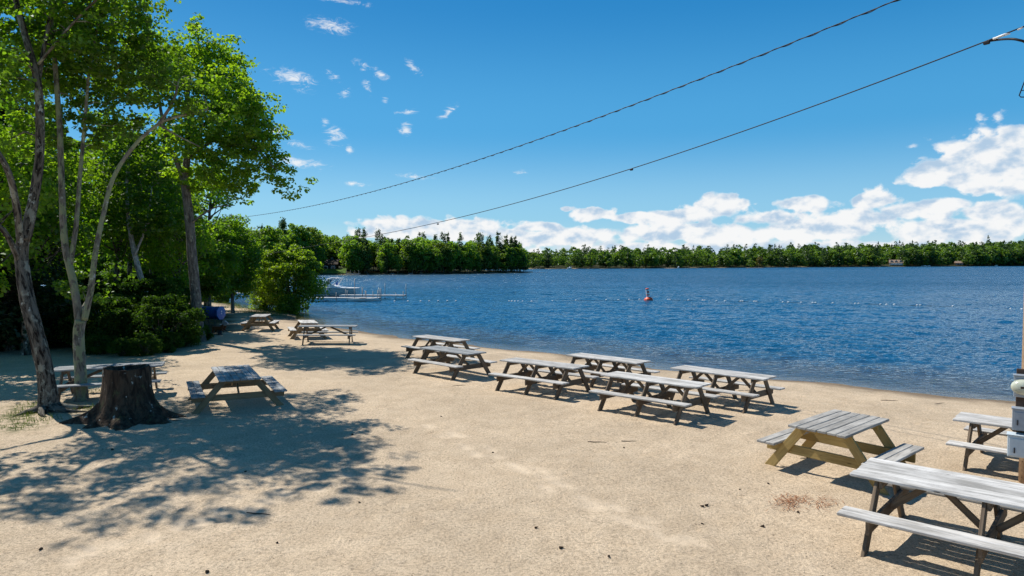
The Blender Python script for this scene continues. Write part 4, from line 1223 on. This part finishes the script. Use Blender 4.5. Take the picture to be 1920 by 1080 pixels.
# cabin cruiser
Db = 77.0
bx = (P(588, 545, Db).x + P(656, 545, Db).x) / 2
bt = empty('motor_boat', (bx - .1, Db, WZ), R(176), 'white motor boat with raked windshield arch moored behind the docks', 'boat')
vs, fs = hull(6.2, 2.3, .95, 14, stern_w=.88, sheer=.35); mb = MB(); mb.add(vs, fs); mb.build('hull', M['offwhite'], bt)
mb = MB(); vs, fs = hull(6.24, 2.36, .93, 14, stern_w=.88, sheer=.36)
mb.tube([(v[0], v[1], v[2]) for v in [vs[k * 11] for k in range(15)]], [.05] * 15, 6); mb.tube([(v[0], v[1], v[2]) for v in [vs[k * 11 + 10] for k in range(15)]], [.05] * 15, 6); mb.build('rub_rail', M['white_paint'], bt)
mb = MB(); mb.prism([(-2.9, .85), (-1.5, .98), (-.2, 1.35), (1.0, 1.45), (2.2, 1.4), (2.8, 1.22), (2.7, 1.1), (-2.9, .8)], 1.75, Matrix.Identity(4)); mb.build('cabin_deck', M['white_paint'], bt)
for s in (-1, 1):
    mb = MB(); mb.tube([(.55, s * .82, 1.35), (.0, s * .8, 1.95), (-.55, s * .76, 2.06), (-1.1, s * .76, 2.02), (-.62, s * .84, 1.3), (-.3, s * .86, 1.15)], [.085] * 6, 8); mb.build('windshield_frame', M['white_paint'], bt, smooth=True)
mb = MB(); mb.tube([(-.55, -.76, 2.06), (-.55, .76, 2.06)], [.06, .06], 8); mb.tube([(-1.1, -.76, 2.02), (-1.1, .76, 2.02)], [.06, .06], 8); mb.build('roof_bar', M['white_paint'], bt, smooth=True)
mb = MB(); mb.prism([(.5, 1.38), (.0, 1.9), (-.04, 1.88), (.44, 1.38)], 1.5, Matrix.Identity(4)); mb.build('windshield', M['glass'], bt)
mb = MB(); mb.box((-.75, .2, 1.5), (.2, .3, .5), ch=.06); mb.build('helm_seat', M['blue_plastic'], bt)
# pontoon boat with dark canopy glimpsed left of the bush
Dp = 82
pq = P(446, 550, Dp)
pt_ = empty('pontoon_boat', (pq.x, Dp, WZ), R(8), 'pontoon boat with dark canopy in the gap left of the shore bush', 'boat')
for s in (-1, 1):
    mb = MB(); mb.tube([(-3, s * .85, .12), (-2.6, s * .85, .12), (2.6, s * .85, .12), (3.0, s * .85, .25)], [.12, .3, .3, .05], 12); mb.build('pontoon', M['aluminium'], pt_, smooth=True)
mb = MB(); mb.box((0, 0, .48), (5.6, 2.3, .1)); mb.build('deck', M['white_paint'], pt_)
mb = MB()
for s in (-1, 1): mb.box((-.2, s * 1.08, .85), (4.6, .05, .55))
mb.build('railing_panel', M['black_canvas'], pt_)
mb = MB(); mb.prism([(-1.6, 1.95), (-.9, 2.12), (.9, 2.12), (1.6, 1.95), (1.6, 1.9), (-1.6, 1.9)], 2.2, Matrix.Identity(4)); mb.build('canopy', M['black_canvas'], pt_)
mb = MB()
for s in (-1, 1):
    for xx in (-1.4, 1.4): mb.tube([(xx * .6, s * 1.05, .5), (xx, s * 1.05, 1.95)], [.03, .03], 6)
mb.build('canopy_frame', M['pipe_metal'], pt_)
p_ = P(436, 555, 76); dock(p_.x - 4, 77.5, p_.x + 2.6, 77.0, 1.2, 'short pale dock beside the pontoon boat in the gap left of the bush', [(.2, -1, .9), (.6, -1, 1.0), (.98, -1, .9), (.98, 1, 1.0)], .35)

# ------------------------------------------------------------------ blue barrel and spring rider
bb = G(402, 613); bbz = gz(bb.x, bb.y + 1.2)
br = empty('blue_barrel', (bb.x - .58, bb.y + 1.0, bbz), R(-14), 'blue plastic barrel lying on thin metal legs behind the straight trunk', 'barrel')
mb = MB(); Mx = Matrix.Translation((0, 0, .72)) @ Matrix.Rotation(R(90), 4, 'Y') @ Matrix.Rotation(R(22.5), 4, 'Z')
mb.lathe([(.30, -.62), (.345, -.60), (.345, -.3), (.355, -.28), (.345, -.26), (.345, .26), (.355, .28), (.345, .3), (.345, .5)], 24, M=Mx); mb.build('drum', M['blue_plastic'], br, smooth=False)
mb = MB(); mb.lathe([(.36, .49), (.385, .50), (.385, .60), (.35, .62)], 8, M=Mx); mb.lathe([(.30, .622), (.24, .632), (.01, .634)], 8, M=Mx); en = mb.build('end_cap', M['blue_plastic'], br)
for zz in (.10, -.02):
    mb = MB(); mb.lathe([(.035, .0), (.035, .012), (.001, .013)], 12, (.634, -.02, .72 + zz), Matrix.Rotation(R(90), 4, 'Y')); mb.build('vent_hole', M['white_paint'], en)
for xx in (-.42, .42):
    for s in (-1, 1):
        mb = MB(); mb.tube([(xx, s * .32, -.05), (xx, s * .22, .5)], [.018, .018], 6); mb.build('leg', M['dark_metal'], br)
rd = G(412, 626.5); rd.z = gz(rd.x, rd.y)
rr_ = empty('spring_rider', rd, R(-8), 'brown animal shaped spring rider on a dark coil beside the blue barrel', 'playground ride')
sp = [(.085 * math.cos(a * .6), .085 * math.sin(a * .6), .02 + .20 * a / 50) for a in range(51)]
mb = MB(); mb.tube(sp, [.018] * 51, 6); mb.build('spring', M['dark_metal'], rr_, smooth=True)
mb = MB(); mb.lathe([(.14, -.03), (.14, .02), (.02, .025)], 16); mb.build('base_plate', M['dark_metal'], rr_)
body = [(-.30, .34), (-.27, .40), (-.12, .39), (.05, .385), (.14, .42), (.20, .50), (.26, .50), (.27, .42), (.25, .33), (.20, .27), (.26, .22), (.33, .17), (.30, .14), (.18, .20), (.05, .23), (-.12, .23), (-.20, .20), (-.25, .10), (-.33, .12), (-.30, .2), (-.31, .27)]
for s in (-1, 1):
    mb = MB(); mb.prism(body, .03, Matrix.Translation((0, s * .12, 0))); mb.build('side_panel', M['horse_brown'], rr_)
mb = MB(); mb.box((-.06, 0, .39), (.30, .24, .035)); mb.box((-.02, 0, .235), (.3, .21, .03)); mb.build('seat', M['horse_brown'], rr_)
hd = [(.16, .46), (.15, .58), (.19, .66), (.28, .67), (.33, .62), (.42, .56), (.42, .49), (.34, .47), (.28, .43), (.22, .42)]
mb = MB(); mb.prism(hd, .10, Matrix.Identity(4)); mb.build('head', M['horse_head'], rr_)
mb = MB(); mb.tube([(.14, -.2, .50), (.14, .2, .50)], [.014, .014], 8); mb.build('handlebar', M['white_paint'], rr_)
mb = MB(); mb.tube([(-.29, 0, .37), (-.36, 0, .43), (-.33, 0, .47)], [.022, .018, .01], 6); mb.build('tail', M['horse_brown'], rr_)

# ------------------------------------------------------------------ houses across the lake
def house(name, label, loc, rz, w, dp, hwall, hroof, wallm, nwin, dorm=0, porch=False, roofm='shingle'):
    r = empty(name, loc, rz, label, 'house')
    mb = MB(); mb.box((0, 0, hwall / 2), (w, dp, hwall), ch=.02); mb.build('wall', wallm, r)
    mb = MB(); vs = [(-w / 2 - .4, -dp / 2 - .5, hwall), (w / 2 + .4, -dp / 2 - .5, hwall), (w / 2 + .4, dp / 2 + .5, hwall), (-w / 2 - .4, dp / 2 + .5, hwall), (-w / 2 - .4, 0, hwall + hroof), (w / 2 + .4, 0, hwall + hroof)]
    mb.add(vs, [(0, 1, 5, 4), (2, 3, 4, 5), (0, 4, 3), (1, 2, 5), (3, 2, 1, 0)]); rf = mb.build('roof', M[roofm], r)
    mb = MB(); mb.box((w * .25, dp * .1, hwall + hroof + .1), (.8, .8, 1.4)); mb.build('chimney', M['rock'], rf)
    for k in range(nwin):
        xx = -w / 2 + (k + .5) * w / nwin
        wd = MB(); wd.box((xx, -dp / 2 - .02, hwall * .55), (w / nwin * .55, .06, hwall * .45), ch=.01); wf = wd.build('window', M['white_paint'], r)
        mb = MB(); mb.box((xx, -dp / 2 - .05, hwall * .55), (w / nwin * .55 - .25, .04, hwall * .45 - .25), ch=.005); mb.build('pane', M['glass'], wf)
    for k in range(dorm):
        xx = -w / 2 + (k + .5) * w / dorm
        mb = MB(); mb.prism([(-1.1, 0), (1.1, 0), (1.1, 1.5), (0, 2.5), (-1.1, 1.5)], 3.0, Matrix.Translation((xx, -dp * .28, hwall + .2))); dm = mb.build('dormer', wallm, r)
        mb = MB(); mb.box((xx, -dp * .28 - 1.52, hwall + 1.0), (1.3, .05, 1.0), ch=.01); mb.build('pane', M['glass'], dm)
    if porch:
        mb = MB(); mb.box((0, -dp / 2 - 1.3, .9), (w * .8, 2.4, .25)); mb.box((0, -dp / 2 - 2.4, 1.7), (w * .8, .1, .8)); mb.build('porch', M['white_paint'], r)
    return r
def far_spot(px, back):
    x_ = None
    for D in range(400, 900):
        q = P(px, 500, D)
        if land_at(q.x, q.y, back): return q.x, q.y
q = far_spot(1680, 9); house('lake_house', 'large cream house with brown roof and dormers on the far shore', (q[0], q[1], gz(*q)), R(-28), 12, 8, 3.0, 3.0, M['cream_wall'], 5, 3, True)
q = far_spot(1798, 8); house('lake_cabin', 'small cabin with tan roof on the far shore right of the cream house', (q[0], q[1], gz(*q)), R(-25), 7.5, 6, 2.8, 2.0, M['cabin_wall'], 3)
q = P(612, 497, 224); house('lake_cabin', 'dark brown cabin above the small lawn on the wooded point', (q.x, q.y, gz(q.x, q.y) + .2), R(10), 7, 5, 2.4, 1.5, M['cabin_wall'], 3, roofm='cabin_wall')
# lawn below the cabin
lw = [P(px, 500, D) for px, D in ((604, 212.5), (648, 216.5), (650, 224), (606, 221))]
mb = MB(); nn = 10; vs = []; fs = []
for i in range(nn + 1):
    for j in range(nn + 1):
        u, v = i / nn, j / nn
        p = lw[0] * (1 - u) * (1 - v) + lw[1] * u * (1 - v) + lw[2] * u * v + lw[3] * (1 - u) * v
        vs.append((p.x, p.y, gz(p.x, p.y) + .12 + v * 1.2))
for i in range(nn):
    for j in range(nn): fs.append((i * (nn + 1) + j, (i + 1) * (nn + 1) + j, (i + 1) * (nn + 1) + j + 1, i * (nn + 1) + j + 1))
mb.add(vs, fs); tag(mb.build('lawn', M['lawn'], smooth=True), kind='structure')
# small white dock posts and far boats
for k, (px, D, L) in enumerate(((1733, 0, 6), (1741, 0, 4.5), (1868, 0, 5), (1068, 0, 4.0), (1272, 0, 4))):
    x_ = None
    for D in range(330, 900):
        q = P(px, 500, D)
        if land_at(q.x, q.y, -3): break
    fb = empty('moored_boat', (q.x, q.y, WZ), R(-15 + 20 * k), ['white boat moored left of the pair on the far shore', 'shorter white boat moored right of the pair on the far shore', 'white boat moored near the right end of the far shore', 'little white boat by the far shore beyond the wooded point', 'small pale boat moored on the far shore behind the buoy'][k], 'boat', 'white boats on the far shore')
    vs, fs = hull(L, L * .34, .8, stern_w=.8); mb = MB(); mb.add(vs, fs); mb.build('hull', M['white_paint'], fb)
    mb = MB(); mb.box((.1 * L, 0, 1.05), (L * .3, L * .22, .5), ch=.1); mb.build('cabin', M['white_paint'], fb)
q = P(664, 512, 211.5); dk = dock(q.x - 2.5, 211.8, q.x + 2, 210.5, 1.2, 'tiny dock with white posts below the wooded point cabin', [(.1, -1, 1.4), (.4, -1, 1.5), (.7, -1, 1.4), (.98, -1, 1.5)], .35)
# shore rocks along the point
mbs = []
for (px, s) in ((735, .9), (752, .6), (770, .8), (790, .5), (812, .7), (690, .6), (984, .8), (720, .5)):
    D = None
    for d_ in range(180, 300):
        q = P(px, 500, d_)
        if land_at(q.x, q.y, -.3): break
    mb = MB(); mb.lathe([(.5 * s, -.4), (.75 * s, 0), (.6 * s, .35 * s), (.3 * s, .5 * s), (.02, .52 * s)], 9); o = mb.build('shore_rock', M['rock'])
    o.location = (q.x, q.y, WZ); o.scale = (1.6, 1, 1); o.rotation_euler = (0, 0, px)
    tag(o, 'grey rock at the waterline of the wooded point', 'rock', 'rocks along the wooded point')

# ------------------------------------------------------------------ bits on the sand
mb = MB(); pr = [(.004, -.03), (.016, -.026)]
for k in range(7): pr += [(.022 - .0026 * k + .004, -.02 + .009 * k), (.018 - .0024 * k, -.014 + .009 * k)]
pr += [(.002, .05)]
mb.lathe(pr, 9, M=Matrix.Rotation(R(90), 4, 'Y')); cone0 = mb.build('pine_cone', M['cone'])
cones = [(1005, 990), (924, 850), (827, 781), (1497, 952), (1325, 943), (1317, 945), (674, 944), (520, 1021), (1142, 1043), (1387, 912), (1441, 900), (388, 1077), (661, 816), (1317, 977), (460, 886), (211, 845), (76, 1033), (1052, 1027), (1430, 980), (1170, 838)]
for k, (px, py) in enumerate(cones):
    o = cone0 if k == 0 else cone0.copy()
    if k: COL.objects.link(o)
    q = G(px, py); o.location = (q.x, q.y, gz(q.x, q.y) + .012); o.rotation_euler = (random.uniform(-.3, .3), random.uniform(-.3, .3), random.uniform(0, 6.28)); s = random.uniform(.45, .85); o.scale = (s, s * 1.1, s)
    tag(o, 'small dark pine cone lying on the open sand', 'pine cone', 'pine cones on the sand')
for k, (px, py, L) in enumerate(((484, 966, .35), (860, 722, .4), (1120, 828, .35), (1180, 826, .3), (1515, 855, .3), (330, 790, .3), (1400, 726, .45), (1668, 742, .4), (1760, 745, .5))):
    q = G(px, py); a = random.uniform(-.5, .5); pts = [Vector((math.cos(a) * L * (i / 3 - .5), math.sin(a) * L * (i / 3 - .5) + random.uniform(-.02, .02), 0)) for i in range(4)]
    mb = MB(); mb.tube(pts, [.007, .008, .006, .003], 5, wob=.1)
    o = mb.build('twig', M['cone'], smooth=True); o.location = (q.x, q.y, gz(q.x, q.y) + .01); tag(o, 'thin brown twig lying on the sand', 'twig', 'twigs on the sand')
V = []; Qd = []; T = []
for k in range(190):
    px, py = random.choice(((1480, 938), (1470, 930), (1545, 935), (1500, 930)))
    q = G(px + random.gauss(0, 14), py + random.gauss(0, 6)); a = random.uniform(0, 6.28); L = .05; w = .0035
    u = Vector((math.cos(a), math.sin(a), 0)); v = Vector((-u.y, u.x, 0)); c = Vector((q.x, q.y, gz(q.x, q.y) + .018))
    b0 = len(V); V += [tuple(c - u * L - v * w), tuple(c + u * L - v * w), tuple(c + u * L + v * w), tuple(c - u * L + v * w)]; Qd.append((b0, b0 + 1, b0 + 2, b0 + 3)); T.append(.5)
tag(link('pine_needles', np_mesh('pine_needles', np.array(V), np.array(Qd), np.array(T)), M['needles']), 'scatter of rusty fallen pine needles on the sand', 'needles', None, 'stuff')

# ------------------------------------------------------------------ sun, sky and clouds
sh = math.hypot(*SUN_H); elev = math.atan2(1, sh); 
sdir = Vector((-SUN_H[0], -SUN_H[1], 1)).normalized()
sun = bpy.data.lights.new('sun', 'SUN'); sun.energy = 5.0; sun.angle = R(.55); sun.color = (1.0, .95, .87)
so_ = bpy.data.objects.new('sun', sun); COL.objects.link(so_); so_.rotation_euler = (-sdir).to_track_quat('-Z', 'Y').to_euler(); so_.location = (-20, 20, 40)

world = bpy.data.worlds.new('World'); scene.world = world; world.use_nodes = True
t = NT(world.node_tree); t.n.clear()
sky = t.node('ShaderNodeTexSky', sky_type='NISHITA'); sky.sun_disc = False
sky.sun_elevation = elev; sky.sun_rotation = math.atan2(sdir.x, sdir.y)
sky.altitude = 60; sky.air_density = 1.0; sky.dust_density = .5; sky.ozone_density = 2.0
skyc = t.node('ShaderNodeHueSaturation'); t.put(skyc.inputs['Color'], sky.outputs[0]); skyc.inputs['Saturation'].default_value = 1.22; skyc.inputs['Hue'].default_value = .5; skyc.inputs['Value'].default_value = 1.0
gen = t.node('ShaderNodeTexCoord').outputs['Generated']
sep = t.node('ShaderNodeSeparateXYZ'); t.put(sep.inputs[0], gen)
az = t.math('MULTIPLY', t.math('ARCTAN2', sep.outputs[0], sep.outputs[1]), 57.2958)
el = t.math('MULTIPLY', t.math('ARCSINE', sep.outputs[2]), 57.2958)
cmb = t.node('ShaderNodeCombineXYZ'); t.put(cmb.inputs[0], az); t.put(cmb.inputs[1], el)
v = cmb.outputs[0]
def ae(px, py):
    d_ = ray(px, py).normalized(); return math.degrees(math.atan2(d_.x, d_.y)), math.degrees(math.asin(d_.z))
def ell(px, py, rx, ry, rot=0.0):
    a, e_ = ae(px, py); ax_, _ = ae(px + rx, py); _, ey = ae(px, py - ry)
    m_ = t.mapping(v, (a, e_, 0), (0, 0, R(rot)), (abs(ax_ - a), abs(ey - e_), 1), 'TEXTURE')
    m_ = t.vmath('MULTIPLY', m_, (1, 1, 0))
    return t.math('SUBTRACT', 1.0, t.vmath('LENGTH', m_))
def smax(items, k=.18):
    r_ = items[0]
    for i_ in items[1:]: r_ = t.math('SMOOTH_MAX', r_, i_, k)
    return r_
cum = [(1850, 300, 130, 75), (1770, 322, 95, 38), (1900, 268, 75, 42), (1935, 330, 100, 50),
       (770, 428, 125, 26), (880, 430, 95, 28), (700, 436, 60, 12), (960, 440, 60, 15), (1110, 402, 55, 15), (1060, 391, 18, 8), (1195, 408, 60, 14), (1352, 386, 56, 30), (1275, 404, 85, 20),
       (1520, 380, 66, 20), (1640, 374, 50, 22), (1735, 392, 120, 24), (1860, 400, 90, 28), (1050, 446, 180, 24), (1300, 438, 190, 26), (1540, 428, 190, 32), (1800, 432, 200, 34), (1400, 466, 760, 20), (1010, 425, 60, 14), (1440, 410, 90, 18), (1620, 410, 80, 22)]
shape = smax([ell(*c_) for c_ in cum], .12)
def puffs(vec):
    wv_ = t.vmath('MULTIPLY', vec, (1, 1.35, 1))
    a = t.noise(wv_, .55, 7, .56, .15); 
    vo = t.node('ShaderNodeTexVoronoi', feature='SMOOTH_F1'); t.put(vo.inputs['Vector'], t.vmath('ADD', wv_, t.vmath('SCALE', (1, 1, 0), scale=t.math('MULTIPLY', a, 1.2)))); vo.inputs['Scale'].default_value = .75; vo.inputs['Smoothness'].default_value = .4
    return t.math('SUBTRACT', t.math('MULTIPLY', a, 1.3), t.math('MULTIPLY', vo.outputs['Distance'], .55))
n0 = puffs(v)
def soft(vec): return t.noise(t.vmath('MULTIPLY', vec, (1, 1.5, 1)), .55, 5, .5, .15)
s0 = soft(v); s1 = soft(t.vmath('ADD', v, (-.4, .65, 0)))
den = t.math('ADD', t.math('MULTIPLY', shape, .95), t.math('SUBTRACT', n0, .41))
alpha = t.ramp(den, .02, .30)
lit = t.math('ADD', .68, t.math('MULTIPLY', t.math('SUBTRACT', s0, s1), 2.0))
thick = t.ramp(den, .3, 1.0, 0, .16)
lit = t.math('SUBTRACT', lit, thick)
ccol = t.mix(t.ramp(lit, .2, .85), (.48, .64, .82), (1.0, 1.0, 1.0))
# wisps
wis = [(622, 48, 46, 17, -6), (548, 147, 52, 20, -14), (680, 122, 22, 10, -32), (712, 138, 18, 10, -25), (690, 165, 11, 15, 20), (648, 175, 17, 9, 20), (776, 127, 20, 9, -38), (840, 210, 26, 9, 38), (760, 241, 14, 15, 20), (627, 256, 24, 20, -20), (560, 271, 30, 8, -8), (520, 244, 24, 7, 0), (565, 306, 52, 11, -5), (670, 345, 36, 6, 3), (778, 331, 34, 7, -5), (722, 190, 9, 9, 0), (640, 1, 52, 7, -4), (762, 211, 24, 6, 8), (655, 280, 8, 10, 0), (610, 228, 10, 9, -30), (620, 140, 20, 9, -30), (975, 322, 14, 5, 0)]
ws = smax([ell(*c_) for c_ in wis], .05)
wn = t.noise(t.mapping(v, rot=(0, 0, R(25)), scale=(.7, 1.7, 1)), 1.0, 9, .72, 1.2)
wd_ = t.math('ADD', t.math('MULTIPLY', ws, .62), t.math('MULTIPLY', t.math('SUBTRACT', wn, .5), 3.4))
wa = t.math('MULTIPLY', t.ramp(wd_, .0, 1.05), t.ramp(ws, -.5, .45))
cfull = t.mix(t.math('MULTIPLY', t.math('SUBTRACT', 1, alpha), 1.0), ccol, (1, 1, 1))
fa_ = t.math('MAXIMUM', t.math('MULTIPLY', alpha, .97), t.math('MULTIPLY', wa, .85))
gr_ = t.node('ShaderNodeValToRGB'); t.put(gr_.inputs[0], t.math('DIVIDE', el, 90.0, clamp=True))
cr_ = gr_.color_ramp; cr_.interpolation = 'EASE'
stops = [(0, (.52, .72, .87)), (4 / 90, (.27, .56, .81)), (11 / 90, (.062, .358, .70)), (22 / 90, (.006, .212, .54)), (.6, (.022, .085, .21)), (1, (.02, .06, .15))]
cr_.elements[0].position = 0; cr_.elements[0].color = (*stops[0][1], 1); cr_.elements[1].position = 1; cr_.elements[1].color = (*stops[-1][1], 1)
for p_, c_ in stops[1:-1]:
    e_ = cr_.elements.new(p_); e_.color = (*c_, 1)
nish = t.vmath('SCALE', t.vmath('MULTIPLY', skyc.outputs[0], (.66, 1.02, 1.13)), scale=.080)
b1 = t.node('ShaderNodeBackground'); t.put(b1.inputs[0], t.mix(.70, nish, gr_.outputs[0])); b1.inputs[1].default_value = 1.0
b2 = t.node('ShaderNodeBackground'); t.put(b2.inputs[0], cfull); b2.inputs[1].default_value = .84
mx = t.node('ShaderNodeMixShader'); t.put(mx.inputs[0], fa_); t.l.new(b1.outputs[0], mx.inputs[1]); t.l.new(b2.outputs[0], mx.inputs[2])
ow = t.node('ShaderNodeOutputWorld'); t.l.new(mx.outputs[0], ow.inputs[0])
world.cycles.sampling_method = 'MANUAL'; world.cycles.sample_map_resolution = 512

# ------------------------------------------------------------------ camera and render settings
cam = bpy.data.cameras.new('camera'); co_ = bpy.data.objects.new('camera', cam); COL.objects.link(co_)
cam.sensor_width = 36; cam.lens = F / 1920 * 36; cam.clip_end = 6000; cam.clip_start = .1
co_.location = (0, 0, CAMZ); co_.rotation_euler = (R(90) - PITCH, 0, 0)
scene.camera = co_
scene.view_settings.view_transform = 'Standard'; scene.view_settings.look = 'None'; scene.view_settings.exposure = .17; scene.view_settings.gamma = 1
scene.cycles.max_bounces = 8; scene.cycles.transparent_max_bounces = 8; scene.cycles.diffuse_bounces = 3; scene.cycles.transmission_bounces = 4
scene.cycles.use_denoising = True; scene.cycles.caustics_reflective = False; scene.cycles.caustics_refractive = False
